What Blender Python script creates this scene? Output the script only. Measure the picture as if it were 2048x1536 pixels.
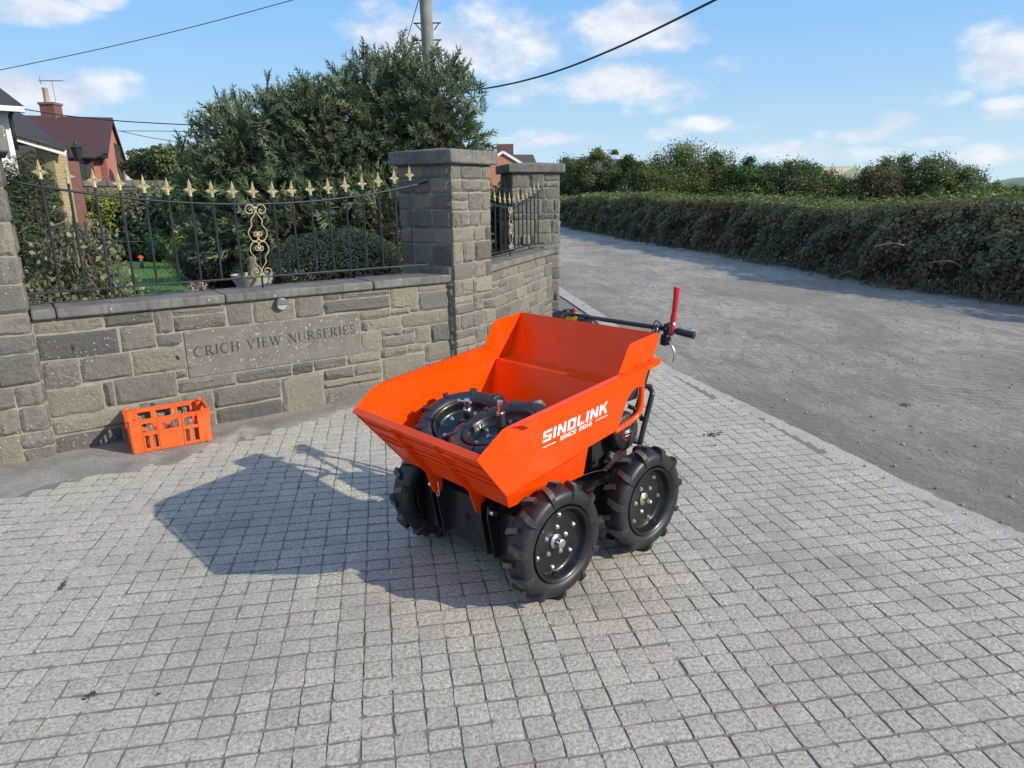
import bpy, math, random
import numpy as np
from mathutils import Vector, Matrix
random.seed(7); RNG = np.random.default_rng(7)
SC = bpy.context.scene
for o in list(bpy.data.objects): bpy.data.objects.remove(o)
COL = SC.collection
rad = math.radians

# ------------------------------------------------------------------ camera
FPX = 1405.1; PITCH = rad(14.836); ROLL = rad(-0.844); EYE = np.array([0, 0, 1.6])
_f = np.array([0, math.cos(PITCH), -math.sin(PITCH)]); _u0 = np.array([0, math.sin(PITCH), math.cos(PITCH)]); _r0 = np.array([1., 0, 0])
CUP = _u0*math.cos(ROLL)-_r0*math.sin(ROLL); CRT = _r0*math.cos(ROLL)+_u0*math.sin(ROLL)
cam = bpy.data.cameras.new('camera'); cam.sensor_width = 36; cam.lens = FPX/2048*36; cam.clip_end = 5000; cam.clip_start = .05
camo = bpy.data.objects.new('camera', cam); COL.objects.link(camo); SC.camera = camo
camo.matrix_world = Matrix(((CRT[0], CUP[0], -_f[0], 0), (CRT[1], CUP[1], -_f[1], 0), (CRT[2], CUP[2], -_f[2], 1.6), (0, 0, 0, 1)))
def ray(u, v): return CRT*(u-1024)/FPX+_f-CUP*(v-768)/FPX
def proj(p):
    q = np.array(p)-EYE; d = q@_f
    return 1024+FPX*(q@CRT)/d, 768-FPX*(q@CUP)/d
def gp(u, v, z=0.):
    d = ray(u, v); return EYE+d*(z-1.6)/d[2]
def P(u, v, y):
    d = ray(u, v); return EYE+d*(y/d[1])

# ------------------------------------------------------------------ world, sun, exposure
SUNV = Vector((1.705, -0.698, 1.0)).normalized()
SEL = math.asin(SUNV.z); SAZ = math.atan2(SUNV.x, SUNV.y)
W = bpy.data.worlds.new('World'); SC.world = W; W.use_nodes = True
nt = W.node_tree; nt.nodes.clear()
def N_(t, **k):
    n = nt.nodes.new(t)
    for a, b in k.items(): setattr(n, a, b)
    return n
def lk(a, b): nt.links.new(a, b)
def math_(op, a, b=None, c=None, clamp=False):
    n = N_('ShaderNodeMath', operation=op, use_clamp=clamp)
    for i, x in enumerate((a, b, c)):
        if x is None: continue
        if isinstance(x, (int, float)): n.inputs[i].default_value = x
        else: lk(x, n.inputs[i])
    return n.outputs[0]
sky = N_('ShaderNodeTexSky', sky_type='NISHITA'); sky.sun_disc = False; sky.sun_elevation = SEL; sky.sun_rotation = SAZ
sky.altitude = 100; sky.air_density = 1.0; sky.dust_density = 0.0; sky.ozone_density = 3.0
tc = N_('ShaderNodeTexCoord'); sep = N_('ShaderNodeSeparateXYZ'); lk(tc.outputs['Generated'], sep.inputs[0])
az = math_('ARCTAN2', sep.outputs[0], sep.outputs[1]); el = math_('ARCSINE', sep.outputs[2])
comb = N_('ShaderNodeCombineXYZ'); lk(az, comb.inputs[0]); lk(math_('MULTIPLY', el, 1.7), comb.inputs[1])
def fbm(vec, scale, det=7, rough=.55, off=(0, 0, 0)):
    m = N_('ShaderNodeMapping'); m.inputs['Location'].default_value = off; lk(vec, m.inputs[0])
    n = N_('ShaderNodeTexNoise'); n.inputs['Scale'].default_value = scale; n.inputs['Detail'].default_value = det; n.inputs['Roughness'].default_value = rough
    lk(m.outputs[0], n.inputs['Vector']); return n.outputs['Fac']
# clouds that stand in the sky: px centre, half width, half height, strength
CL = [(925, 95, 205, 85, 1.), (1265, 55, 175, 55, 1.), (1235, 175, 150, 45, 1.), (2010, 110, 95, 62, 1.), (110, 175, 160, 50, 1.), (40, 10, 120, 40, 1.), (190, -5, 50, 20, .8),
      (1440, 130, 50, 22, .8), (1372, 195, 16, 12, .7), (1890, 200, 52, 20, .9), (1440, 248, 100, 16, .8), (1800, 245, 70, 24, .9), (1720, 270, 80, 15, .8), (1870, 282, 60, 10, .8),
      (2010, 210, 60, 16, .8), (2010, 232, 60, 14, .8), (1240, 225, 40, 16, .6), (1330, 268, 40, 14, .8), (1180, 272, 60, 14, .7), (1090, 275, 60, 16, .7), (1560, 300, 110, 18, .7),
      (1400, 300, 60, 14, .6), (1010, 290, 60, 18, .7), (1960, 310, 90, 18, .6), (1700, 310, 90, 14, .6), (290, 260, 40, 22, .6), (1050, 180, 70, 30, .8), (1010, 30, 10, 8, .4)]
best = None; hrel = None
for (u, v, wu, wv, st) in CL:
    d = ray(u, v); d = d/np.linalg.norm(d); a0 = math.atan2(d[0], d[1]); e0 = math.asin(d[2])
    d2 = ray(u+wu, v); d2 = d2/np.linalg.norm(d2); wa = abs(math.atan2(d2[0], d2[1])-a0); d3 = ray(u, v-wv); d3 = d3/np.linalg.norm(d3); we = abs(math.asin(d3[2])-e0)
    da = math_('MULTIPLY', math_('SUBTRACT', az, a0), 1/wa); de = math_('MULTIPLY', math_('SUBTRACT', el, e0), 1/we)
    r2 = math_('ADD', math_('MULTIPLY', da, da), math_('MULTIPLY', de, de))
    m = math_('SUBTRACT', st, math_('MULTIPLY', r2, st*.62))
    best = m if best is None else math_('MAXIMUM', best, m)
best = math_('MAXIMUM', best, -.8)
wide = fbm(comb.outputs[0], 2.1, 3, .5, (3.1, .7, 0))           # unseen cloud fields outside the view, thickened for whiter fill light
behind = math_('GREATER_THAN', math_('ABSOLUTE', math_('SUBTRACT', az, 0.0)), 0.72)
widem = math_('MULTIPLY', math_('SUBTRACT', math_('MULTIPLY', wide, 5.), 2.2), 1.0)
shape = math_('MAXIMUM', best, math_('SUBTRACT', math_('MULTIPLY', widem, behind), math_('MULTIPLY', math_('SUBTRACT', 1, behind), 1.0)))
n1 = fbm(comb.outputs[0], 9, 9, .58); n2 = fbm(comb.outputs[0], 9, 9, .58, (-.014, -.022, 0))
dens = math_('ADD', math_('MULTIPLY', shape, .62), math_('MULTIPLY', math_('SUBTRACT', n1, .5), 2.3))
mr = N_('ShaderNodeMapRange', interpolation_type='SMOOTHSTEP'); mr.inputs[1].default_value = .0; mr.inputs[2].default_value = .72; lk(dens, mr.inputs[0])
lit = math_('ADD', .52, math_('MULTIPLY', math_('SUBTRACT', n1, n2), 3.2), clamp=True)
thick = N_('ShaderNodeMapRange'); thick.inputs[1].default_value = .3; thick.inputs[2].default_value = 1.1; lk(dens, thick.inputs[0])
lit2 = math_('SUBTRACT', lit, math_('MULTIPLY', thick.outputs[0], .12), clamp=True)
cc = N_('ShaderNodeMix', data_type='RGBA'); lk(lit2, cc.inputs[0]); cc.inputs[6].default_value = (2.85, 3.0, 3.45, 1); cc.inputs[7].default_value = (4.25, 4.3, 4.4, 1)
cfac = math_('MULTIPLY', mr.outputs[0], .86)
eln = N_('ShaderNodeMapRange'); eln.inputs[1].default_value = -.05; eln.inputs[2].default_value = 1.55; lk(el, eln.inputs[0])
rp = N_('ShaderNodeValToRGB'); re_ = rp.color_ramp.elements
for pos_, c_ in ((0., (2.7, 3.4, 3.85)), (.055, (2.35, 3.25, 3.9)), (.12, (1.6, 2.75, 4.0)), (.2, (1.0, 2.25, 4.15)), (.45, (.95, 2.1, 4.0)), (1., (.95, 2.0, 3.8))):
    e_ = re_[0] if pos_ == 0. else (re_[len(re_)-1] if pos_ == 1. else re_.new(pos_)); e_.position = pos_; e_.color = (c_[0]/5, c_[1]/5, c_[2]/5, 1)
lk(eln.outputs[0], rp.inputs[0])
air = N_('ShaderNodeVectorMath', operation='SCALE'); air.inputs['Scale'].default_value = 4.75; lk(rp.outputs[0], air.inputs[0])
hm = N_('ShaderNodeMix', data_type='RGBA'); hm.inputs[0].default_value = .94; lk(sky.outputs[0], hm.inputs[6]); lk(air.outputs[0], hm.inputs[7])   # hazy summer air over the clear-sky model
mx = N_('ShaderNodeMix', data_type='RGBA'); lk(cfac, mx.inputs[0]); lk(hm.outputs[2], mx.inputs[6]); lk(cc.outputs[2], mx.inputs[7])
bg = N_('ShaderNodeBackground'); bg.inputs[1].default_value = .15; lk(mx.outputs[2], bg.inputs[0])
wo = N_('ShaderNodeOutputWorld'); lk(bg.outputs[0], wo.inputs[0])
sl = bpy.data.lights.new('sun', 'SUN'); sl.energy = 3.2; sl.angle = rad(.53); sl.color = (1, .905, .75)
so = bpy.data.objects.new('sun', sl); COL.objects.link(so); so.rotation_euler = SUNV.to_track_quat('Z', 'Y').to_euler(); so.location = (20, -8, 15)
SC.view_settings.view_transform = 'Standard'; SC.view_settings.look = 'None'; SC.view_settings.gamma = 1; SC.view_settings.exposure = 0.68
SC.render.resolution_x = 1024; SC.render.resolution_y = 768

# ------------------------------------------------------------------ materials
def srgb(r, g, b):
    f = lambda c: (c/255/12.92) if c/255 <= .04045 else ((c/255+.055)/1.055)**2.4
    return (f(r), f(g), f(b), 1)
class MT:
    def __init__(s, name):
        s.m = bpy.data.materials.new(name); s.m.use_nodes = True; s.t = s.m.node_tree; s.b = s.t.nodes['Principled BSDF']
    def n(s, t, **k):
        x = s.t.nodes.new(t)
        for a, b in k.items(): setattr(x, a, b)
        return x
    def l(s, a, b): s.t.links.new(a, b)
    def co(s, kind='Object'):
        if kind == 'World': return s.n('ShaderNodeNewGeometry').outputs['Position']
        return s.n('ShaderNodeTexCoord').outputs[kind]
    def noise(s, scale, det=4, rough=.55, co='Object', dist=0, w=None, stretch=None):
        v = s.co(co)
        if stretch:
            mp = s.n('ShaderNodeMapping'); mp.inputs['Scale'].default_value = stretch; s.l(v, mp.inputs[0]); v = mp.outputs[0]
        x = s.n('ShaderNodeTexNoise'); x.inputs['Scale'].default_value = scale; x.inputs['Detail'].default_value = det; x.inputs['Roughness'].default_value = rough; x.inputs['Distortion'].default_value = dist
        s.l(v, x.inputs['Vector']); return x.outputs['Fac']
    def ramp(s, fac, stops, interp='LINEAR'):
        r = s.n('ShaderNodeValToRGB'); r.color_ramp.interpolation = interp; e = r.color_ramp.elements
        while len(e) > 1: e.remove(e[-1])
        e[0].position = stops[0][0]; e[0].color = stops[0][1]
        for p, c in stops[1:]: q = e.new(p); q.color = c
        s.l(fac, r.inputs[0]); return r.outputs[0]
    def mix(s, fac, a, b, mode='MIX'):
        x = s.n('ShaderNodeMix', data_type='RGBA', blend_type=mode)
        for i, v in ((0, fac), (6, a), (7, b)):
            if isinstance(v, (tuple, float, int)): x.inputs[i].default_value = v
            else: s.l(v, x.inputs[i])
        return x.outputs[2]
    def math(s, op, a, b=0., clamp=False):
        x = s.n('ShaderNodeMath', operation=op, use_clamp=clamp)
        for i, v in enumerate((a, b)):
            if isinstance(v, (float, int)): x.inputs[i].default_value = v
            else: s.l(v, x.inputs[i])
        return x.outputs[0]
    def set(s, col=None, rough=None, metal=None, bump=None, bs=.3, bd=.01, **k):
        for key, v in (('Base Color', col), ('Roughness', rough), ('Metallic', metal)):
            if v is None: continue
            if isinstance(v, (tuple, float, int)): s.b.inputs[key].default_value = v
            else: s.l(v, s.b.inputs[key])
        for a, v in k.items(): s.b.inputs[a].default_value = v
        if bump is not None:
            x = s.n('ShaderNodeBump'); x.inputs['Strength'].default_value = bs; x.inputs['Distance'].default_value = bd
            s.l(bump, x.inputs['Height']); s.l(x.outputs[0], s.b.inputs['Normal'])
        return s.m
def g(v, t=(1, 1, 1)): return (v*t[0], v*t[1], v*t[2], 1)
def plain(name, col, rough=.5, metal=0, var=.25, scale=12, bscale=0, bs=.2, bd=.004, **k):
    t = MT(name); n = t.noise(scale, 5)
    c = t.ramp(n, [(.3, tuple(x*(1-var) for x in col[:3])+(1,)), (.7, tuple(min(1, x*(1+var)) for x in col[:3])+(1,))])
    return t.set(c, rough, metal, t.noise(bscale, 5, .6) if bscale else None, bs, bd, **k)
def stone_mat(name, tones, lichen=.3, scale=1.0, spots=True):
    t = MT(name); rnd = t.n('ShaderNodeObjectInfo').outputs['Random']
    base = t.ramp(rnd, [(i/(len(tones)-1), c) for i, c in enumerate(tones)])
    n = t.noise(9*scale, 6, .65, 'World'); f = t.noise(60*scale, 5, .7, 'World')
    c = t.mix(t.ramp(n, [(.35, g(0)), (.75, g(.55))]), base, t.mix(1., base, (1.28, 1.18, .98, 1), 'MULTIPLY'))
    c = t.mix(t.ramp(t.noise(5*scale, 5, .6, 'World', .6), [(.56, g(0)), (.72, g(.6))]), c, t.mix(1., base, (.62, .62, .66, 1), 'MULTIPLY'))
    c = t.mix(t.ramp(f, [(.3, g(.5)), (.62, g(0))]), c, t.mix(1., base, (.6, .57, .53, 1), 'MULTIPLY'))
    if spots:
        vo = t.n('ShaderNodeTexVoronoi'); vo.inputs['Scale'].default_value = 38*scale; t.l(t.co('World'), vo.inputs['Vector'])
        m = t.math('MULTIPLY', t.ramp(vo.outputs['Distance'], [(.14, g(1)), (.22, g(0))]), t.ramp(t.noise(3.2*scale, 3, .5, 'World'), [(.5, g(0)), (.68, g(lichen*1.5))]))
        c = t.mix(m, c, (.50, .49, .42, 1))
    b = t.math('ADD', t.math('MULTIPLY', t.noise(28*scale, 6, .68, 'World'), 1.), t.math('MULTIPLY', f, .3))
    return t.set(c, .92, 0, b, 1., .024)
M = {}
M['stone'] = stone_mat('weathered_sandstone', [g(v*1.25, t) for v, t in ((.145, (1.05, 1, .88)), (.18, (1.09, 1, .82)), (.11, (1.03, 1, .94)), (.20, (1.09, 1, .82)), (.085, (1.02, 1, .96)), (.155, (1.06, 1, .86)), (.12, (1.03, 1, .96)), (.17, (1.06, 1, .87)))], .6)
M['stone_dark'] = stone_mat('sooty_sandstone', [g(.15, (1.05, 1, .9)), g(.20, (1.08, 1, .82)), g(.12, (1, 1, .97)), g(.18, (1.05, 1, .88))])
M['stone_back'] = stone_mat('garden_wall_stone', [g(.12, (1.05, 1, .95)), g(.17, (1.05, 1, .9)), g(.09), g(.14, (1.08, 1, .9))], .5)
def _mortar():
    t = MT('sandy_mortar'); n = t.noise(14, 6, .65, 'World')
    return t.set(t.ramp(n, [(.3, g(.19, (1.08, 1, .84))), (.7, g(.31, (1.08, 1, .84)))]), .95, 0, t.noise(90, 4, .7, 'World'), .6, .006)
M['mortar'] = _mortar()
def _coping():
    t = MT('coping_stone'); n = t.noise(5, 6, .7, 'World'); c = t.ramp(n, [(.3, g(.095, (1.03, 1, .96))), (.7, g(.20, (1.06, 1, .9)))])
    st = t.noise(30, 3, .6, 'World', 0, None, (1, 1, .12)); c = t.mix(t.ramp(st, [(.5, g(0)), (.7, g(.6))]), c, g(.06))
    vo = t.n('ShaderNodeTexVoronoi'); vo.inputs['Scale'].default_value = 16; t.l(t.co('World'), vo.inputs['Vector'])
    c = t.mix(t.ramp(vo.outputs['Distance'], [(.08, g(.9)), (.13, g(0))]), c, (.42, .42, .38, 1))
    return t.set(c, .9, 0, t.noise(45, 5, .7, 'World'), .5, .006)
M['coping'] = _coping()
def _plaque():
    t = MT('lichen_plaque'); c = t.ramp(t.noise(6, 6, .7), [(.3, g(.115, (1.08, 1, .85))), (.7, g(.18, (1.08, 1, .84)))])
    for sc, lo, hi, colr in ((26, .16, .24, (.42, .41, .35, 1)), (52, .15, .24, (.45, .44, .38, 1)), (60, .13, .2, (.05, .05, .045, 1))):
        vo = t.n('ShaderNodeTexVoronoi'); vo.inputs['Scale'].default_value = sc; t.l(t.co('Object'), vo.inputs['Vector'])
        m = t.math('MULTIPLY', t.ramp(vo.outputs['Distance'], [(lo, g(.85)), (hi, g(0))]), t.ramp(t.noise(2.2+sc*.05, 3, .6), [(.43, g(0)), (.55, g(1))]))
        c = t.mix(m, c, colr)
    return t.set(c, .92, 0, t.noise(70, 4, .7), .35, .004)
M['plaque'] = _plaque()
M['letter_dark'] = plain('engraved_letter', g(.028), .9, 0, .3, 40)
def _sett():
    t = MT('granite_sett'); at_ = t.n('ShaderNodeAttribute'); at_.attribute_name = 'rnd'; rnd = t.math('FRACT', t.math('ADD', t.n('ShaderNodeObjectInfo').outputs['Random'], at_.outputs['Fac']))
    f = t.noise(72, 6, .8, 'World'); m = t.noise(9, 4, .6, 'World'); w = t.noise(1.1, 5, .6, 'World')
    c = t.ramp(f, [(.30, g(.10, (1.08, 1, .88))), (.46, g(.415, (1.12, 1, .82))), (.63, g(.70, (1.09, 1, .85)))])
    c = t.mix(t.ramp(m, [(.3, g(.0)), (.8, g(.22))]), c, g(.2, (1.05, 1, .9)))
    c = t.mix(t.ramp(w, [(.48, g(0)), (.68, g(.55))]), c, g(.27, (1.08, 1, .87)))
    sp = t.noise(7, 3, .7, 'World', .8); c = t.mix(t.ramp(sp, [(.68, g(0)), (.76, g(.55))]), c, g(.07, (1.1, 1, .85)))
    br = t.ramp(rnd, [(0, g(.93)), (1, g(1.05))]); c = t.mix(1., c, br, 'MULTIPLY')
    b = t.math('ADD', f, t.math('MULTIPLY', t.noise(38, 4, .65, 'World'), .9))
    return t.set(c, .9, 0, b, .9, .013)
M['sett'] = _sett()
def _joint():
    t = MT('joint_grit'); f = t.noise(120, 4, .75, 'World'); w = t.noise(2, 4, .6, 'World')
    c = t.mix(w, t.ramp(f, [(.35, g(.11, (1.08, 1, .88))), (.7, g(.25, (1.08, 1, .88)))]), g(.20, (1.1, 1, .86)))
    return t.set(c, .97, 0, f, .8, .008)
M['joint'] = _joint()
def _apron():
    t = MT('dusty_concrete'); f = t.noise(90, 5, .75, 'World'); w = t.noise(2.4, 6, .65, 'World', .5); v = t.noise(9, 5, .7, 'World')
    c = t.mix(t.ramp(w, [(.40, g(0)), (.62, g(1))]), g(.36, (1.08, 1, .86)), g(.22, (1.14, 1, .82)))
    c = t.mix(t.ramp(f, [(.3, g(.75)), (.6, g(0))]), c, g(.075, (1.05, 1, .9))); c = t.mix(t.ramp(v, [(.55, g(0)), (.75, g(.6))]), c, g(.33, (1.02, 1, .95)))
    return t.set(c, .95, 0, t.math('ADD', f, t.math('MULTIPLY', v, 1.2)), .8, .011)
M['apron'] = _apron()
def _kerb():
    t = MT('worn_concrete_edge'); f = t.noise(100, 5, .75, 'World'); w = t.noise(4, 5, .6, 'World')
    c = t.ramp(f, [(.32, g(.13, (1.06, 1, .9))), (.47, g(.36, (1.06, 1, .9))), (.63, g(.55, (1.05, 1, .91)))]); c = t.mix(t.ramp(w, [(.45, g(0)), (.7, g(.7))]), c, g(.24, (1.08, 1, .88)))
    return t.set(c, .93, 0, f, .7, .006)
M['kerb'] = _kerb()
def _road():
    t = MT('dusty_gravel_road'); f = t.noise(55, 6, .78, 'World'); f2 = t.noise(150, 3, .7, 'World'); w = t.noise(.55, 7, .66, 'World', .5, None, (1., .55, 1)); w2 = t.noise(1.9, 6, .7, 'World', .4, None, (1.6, .5, 1))
    c = t.mix(t.ramp(w, [(.38, g(0)), (.6, g(1))]), g(.29, (1.14, 1, .81)), g(.52, (1.09, 1, .86)))
    c = t.mix(t.ramp(w2, [(.5, g(0)), (.66, g(.75))]), c, g(.235, (1.20, 1, .75)))
    mo = t.noise(7, 6, .72, 'World', .3, None, (1., .7, 1)); c = t.mix(t.ramp(mo, [(.42, g(.5)), (.56, g(0))]), c, g(.25, (1.10, 1, .85))); c = t.mix(t.ramp(t.noise(20, 5, .75, 'World'), [(.40, g(.4)), (.53, g(0))]), c, g(.2)); c = t.mix(t.ramp(f, [(.36, g(.6)), (.54, g(0))]), c, g(.16)); c = t.mix(t.ramp(f2, [(.58, g(0)), (.75, g(.6))]), c, g(.40))
    tr = t.n('ShaderNodeTexWave'); tr.inputs['Scale'].default_value = 3.2; tr.inputs['Distortion'].default_value = 5; tr.inputs['Detail'].default_value = 3; tr.inputs['Detail Scale'].default_value = .6
    mp = t.n('ShaderNodeMapping'); mp.inputs['Rotation'].default_value = (0, 0, rad(-62)); t.l(t.co('World'), mp.inputs[0]); t.l(mp.outputs[0], tr.inputs['Vector'])
    trm = t.math('MULTIPLY', tr.outputs['Fac'], t.ramp(t.noise(.8, 3, .5, 'World'), [(.48, g(0)), (.6, g(.9))]))
    c = t.mix(t.math('MULTIPLY', trm, .45), c, g(.2, (1.16, 1, .8)))
    b = t.math('ADD', t.math('ADD', f, t.math('MULTIPLY', w2, 3.)), t.math('MULTIPLY', trm, 1.1))
    return t.set(c, .96, 0, b, 1., .035)
M['road'] = _road()
def _grassland():
    t = MT('field_ground'); n = t.noise(.05, 5, .6, 'World')
    return t.set(t.ramp(n, [(.35, (.07, .085, .03, 1)), (.65, (.12, .13, .05, 1))]), .95)
M['field'] = _grassland()
def _lawn():
    t = MT('mown_lawn'); n = t.noise(3, 5, .6, 'World'); f = t.noise(70, 3, .7, 'World')
    c = t.mix(t.ramp(f, [(.3, g(0)), (.7, g(1))]), t.ramp(n, [(.3, (.04, .10, .014, 1)), (.7, (.065, .14, .022, 1))]), (.09, .19, .03, 1))
    return t.set(c, .85, 0, f, .8, .02)
M['lawn'] = _lawn()
M['soil'] = plain('garden_soil', (.05, .042, .03, 1), .95, 0, .4, 8, 30, .8, .02)
def paint(name, col, rough=.28, coat=.35, var=.04, spec=.5):
    t = MT(name); n = t.noise(3, 4, .5); d = t.noise(45, 4, .7)
    c = t.ramp(n, [(.3, tuple(x*(1-var) for x in col[:3])+(1,)), (.7, tuple(min(1, x*(1+var)) for x in col[:3])+(1,))])
    c = t.mix(t.ramp(t.noise(5, 7, .75), [(.52, g(0)), (.78, g(.10))]), c, (.42, .36, .30, 1))
    c = t.mix(t.ramp(t.noise(60, 3, .8, 'Object', .6, None, (1, 1, .12)), [(.70, g(0)), (.76, g(.12))]), c, (.5, .45, .4, 1))
    r = t.math('ADD', rough-.05, t.math('MULTIPLY', t.noise(9, 5, .65), .16))
    return t.set(c, r, 0, t.noise(14, 3, .5), .02, .003, **{'Coat Weight': coat, 'Coat Roughness': .06, 'Specular IOR Level': spec})
M['orange'] = paint('orange_paint', (.91, .066, .0, 1), .27, .06, .05, .24)
M['black'] = paint('gloss_black_paint', (.010, .012, .015, 1), .28, .3, .2)
M['satin'] = paint('satin_black', (.014, .015, .017, 1), .5, 0, .2)
M['rim'] = paint('black_rim_paint', (.007, .009, .011, 1), .3, .12, .2)
M['white_ink'] = plain('white_print', g(.8), .5, 0, .03, 30)
M['red_plastic'] = paint('red_plastic', (.55, .012, .03, 1), .35, 0)
M['yellow_label'] = plain('yellow_label', (.80, .62, .01, 1), .5, 0, .05)
def _tyre():
    t = MT('tyre_rubber'); n = t.noise(7, 5, .65); f = t.noise(60, 4, .7)
    c = t.ramp(n, [(.35, (.011, .013, .017, 1)), (.75, (.020, .022, .026, 1))]); c = t.mix(t.ramp(t.noise(16, 6, .75), [(.52, g(0)), (.75, g(.5))]), c, (.085, .078, .07, 1))
    return t.set(c, t.math('ADD', .36, t.math('MULTIPLY', n, .2)), 0, f, .12, .003)
M['tyre'] = _tyre()
M['lug_top'] = plain('dusty_lug_rubber', (.125, .105, .09, 1), .85, 0, .35, 25, 60, .3)
M['steel'] = plain('zinc_steel', g(.72, (1, 1, .98)), .28, 1., .1, 20)
M['zinc_y'] = plain('yellow_zinc', (.62, .58, .46, 1), .3, 1., .15, 15)
M['iron'] = paint('black_iron_paint', (.013, .017, .026, 1), .42, .1, .25)
def _gold():
    t = MT('worn_gold_paint'); n = t.noise(35, 5, .7, 'World')
    return t.set(t.ramp(n, [(.3, (.26, .20, .11, 1)), (.6, (.50, .42, .25, 1))]), .5, .2)
M['gold'] = _gold()
M['crate'] = paint('orange_plastic', (.80, .125, .022, 1), .42, 0, .08)
def _glass(name, col, rough=.05):
    t = MT(name); t.set(col, rough); t.b.inputs['Transmission Weight'].default_value = .92; t.b.inputs['IOR'].default_value = 1.25; return t.m
M['glass'] = _glass('bottle_glass', (.93, .95, .96, 1))
M['pane'] = paint('window_pane', (.02, .035, .035, 1), .08, 0)
M['wood_pole'] = plain('weathered_pole', (.20, .21, .17, 1), .85, 0, .25, 6, 30, .4)
M['wire'] = plain('cable', g(.03), .6, 0, .1)
M['alu'] = plain('grey_alloy', (.14, .17, .18, 1), .45, .3, .12, 20)
M['lens'] = plain('frosted_lens', (.30, .36, .38, 1), .3, 0, .1, 20)
def brick(name, c1, c2, mort, scale=3., off=.5, bw=.5, rh=.16):
    t = MT(name); b = t.n('ShaderNodeTexBrick'); b.inputs['Scale'].default_value = scale; b.inputs['Color1'].default_value = c1; b.inputs['Color2'].default_value = c2; b.inputs['Mortar'].default_value = mort
    b.inputs['Mortar Size'].default_value = .012; b.inputs['Brick Width'].default_value = bw; b.inputs['Row Height'].default_value = rh; b.offset = off
    t.l(t.co('UV'), b.inputs['Vector']); n = t.noise(2, 5, .6, 'World')
    c = t.mix(t.ramp(n, [(.3, g(0)), (.7, g(.35))]), b.outputs['Color'], tuple(x*.7 for x in c1[:3])+(1,))
    return t.set(c, .9, 0, b.outputs['Fac'], .6, .01)
M['brick_red'] = brick('red_brick', (.54, .20, .13, 1), (.46, .155, .10, 1), (.45, .35, .28, 1))
M['brick_buff'] = brick('buff_stone_brick', (.40, .32, .18, 1), (.33, .26, .15, 1), (.25, .21, .14, 1), 2.4)
M['brick_plum'] = brick('plum_brick', (.20, .085, .075, 1), (.16, .06, .055, 1), (.22, .17, .15, 1))
M['tile_red'] = brick('plum_roof_tile', (.085, .036, .036, 1), (.065, .028, .03, 1), (.02, .01, .01, 1), 2.2)
M['tile_dark'] = brick('dark_roof_tile', (.045, .045, .05, 1), (.03, .03, .034, 1), (.008, .008, .009, 1), 1.5, .5, .6, .3)
M['tile_brown'] = brick('brown_roof_tile', (.11, .085, .07, 1), (.09, .07, .06, 1), (.03, .02, .02, 1), 2)
M['white_paint'] = plain('white_gloss', g(.75), .5, 0, .06)
M['dark_wood'] = plain('dark_wood', (.05, .03, .025, 1), .8, 0, .3)
M['shed_green'] = plain('green_cladding', (.17, .24, .18, 1), .7, 0, .1, 2)
M['shed_roof'] = plain('pale_sheet_roof', (.38, .33, .26, 1), .8, 0, .12, .5)
M['stone_pale'] = plain('pale_cast_stone', (.42, .39, .31, 1), .9, 0, .25, 14, 40, .4)
M['bark'] = plain('bark', (.075, .058, .042, 1), .95, 0, .35, 10, 40, .7, .02)
M['twig'] = plain('dry_twig', (.20, .165, .13, 1), .9, 0, .35, 10)
M['mud'] = plain('dried_mud', (.075, .06, .045, 1), .97, 0, .4, 30, 60, .8, .01)
M['pebble'] = plain('loose_stone', g(.3, (1.05, 1, .9)), .95, 0, .5, 5)
def leaf(name, stops, trans=.25, rough=.55):
    t = MT(name); a = t.n('ShaderNodeAttribute'); a.attribute_name = 'rnd'
    c = t.ramp(a.outputs['Fac'], stops); t.set(c, rough)
    tr = t.n('ShaderNodeBsdfTranslucent'); t.l(t.mix(1., c, (1.2, 1.35, .6, 1), 'MULTIPLY'), tr.inputs['Color'])
    ms = t.n('ShaderNodeMixShader'); ms.inputs[0].default_value = trans; t.l(t.b.outputs[0], ms.inputs[1]); t.l(tr.outputs[0], ms.inputs[2])
    t.l(ms.outputs[0], t.t.nodes['Material Output'].inputs[0]); return t.m
def L3(a, b, c): return [(0, a+(1,)), (.5, b+(1,)), (1, c+(1,))]
M['lf_spruce'] = leaf('spruce_needles', L3((0.061, 0.097, 0.054), (0.101, 0.151, 0.076), (0.223, 0.263, 0.115)), .08)
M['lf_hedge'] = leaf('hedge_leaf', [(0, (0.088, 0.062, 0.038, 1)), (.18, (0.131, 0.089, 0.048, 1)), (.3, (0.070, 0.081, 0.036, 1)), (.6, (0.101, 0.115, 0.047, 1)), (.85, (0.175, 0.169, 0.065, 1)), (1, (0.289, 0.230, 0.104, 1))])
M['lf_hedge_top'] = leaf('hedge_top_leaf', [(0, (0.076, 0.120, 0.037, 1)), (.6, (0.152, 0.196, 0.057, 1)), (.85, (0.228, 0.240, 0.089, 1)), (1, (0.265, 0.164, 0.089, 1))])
M['lf_tree'] = leaf('tree_leaf', L3((0.050, 0.081, 0.032), (0.086, 0.125, 0.044), (0.155, 0.190, 0.066)))
M['lf_tree2'] = leaf('light_tree_leaf', L3((0.068, 0.102, 0.032), (0.115, 0.152, 0.045), (0.175, 0.203, 0.071)))
M['lf_tree3'] = leaf('bronze_tree_leaf', L3((0.060, 0.060, 0.030), (0.090, 0.090, 0.038), (0.150, 0.112, 0.060)))
M['lf_yellow'] = leaf('yellow_green_leaf', L3((0.114, 0.138, 0.018), (0.212, 0.227, 0.030), (0.358, 0.358, 0.053)))
M['lf_green'] = leaf('bright_green_leaf', L3((0.027, 0.069, 0.016), (0.050, 0.119, 0.025), (0.100, 0.188, 0.037)))
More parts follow.
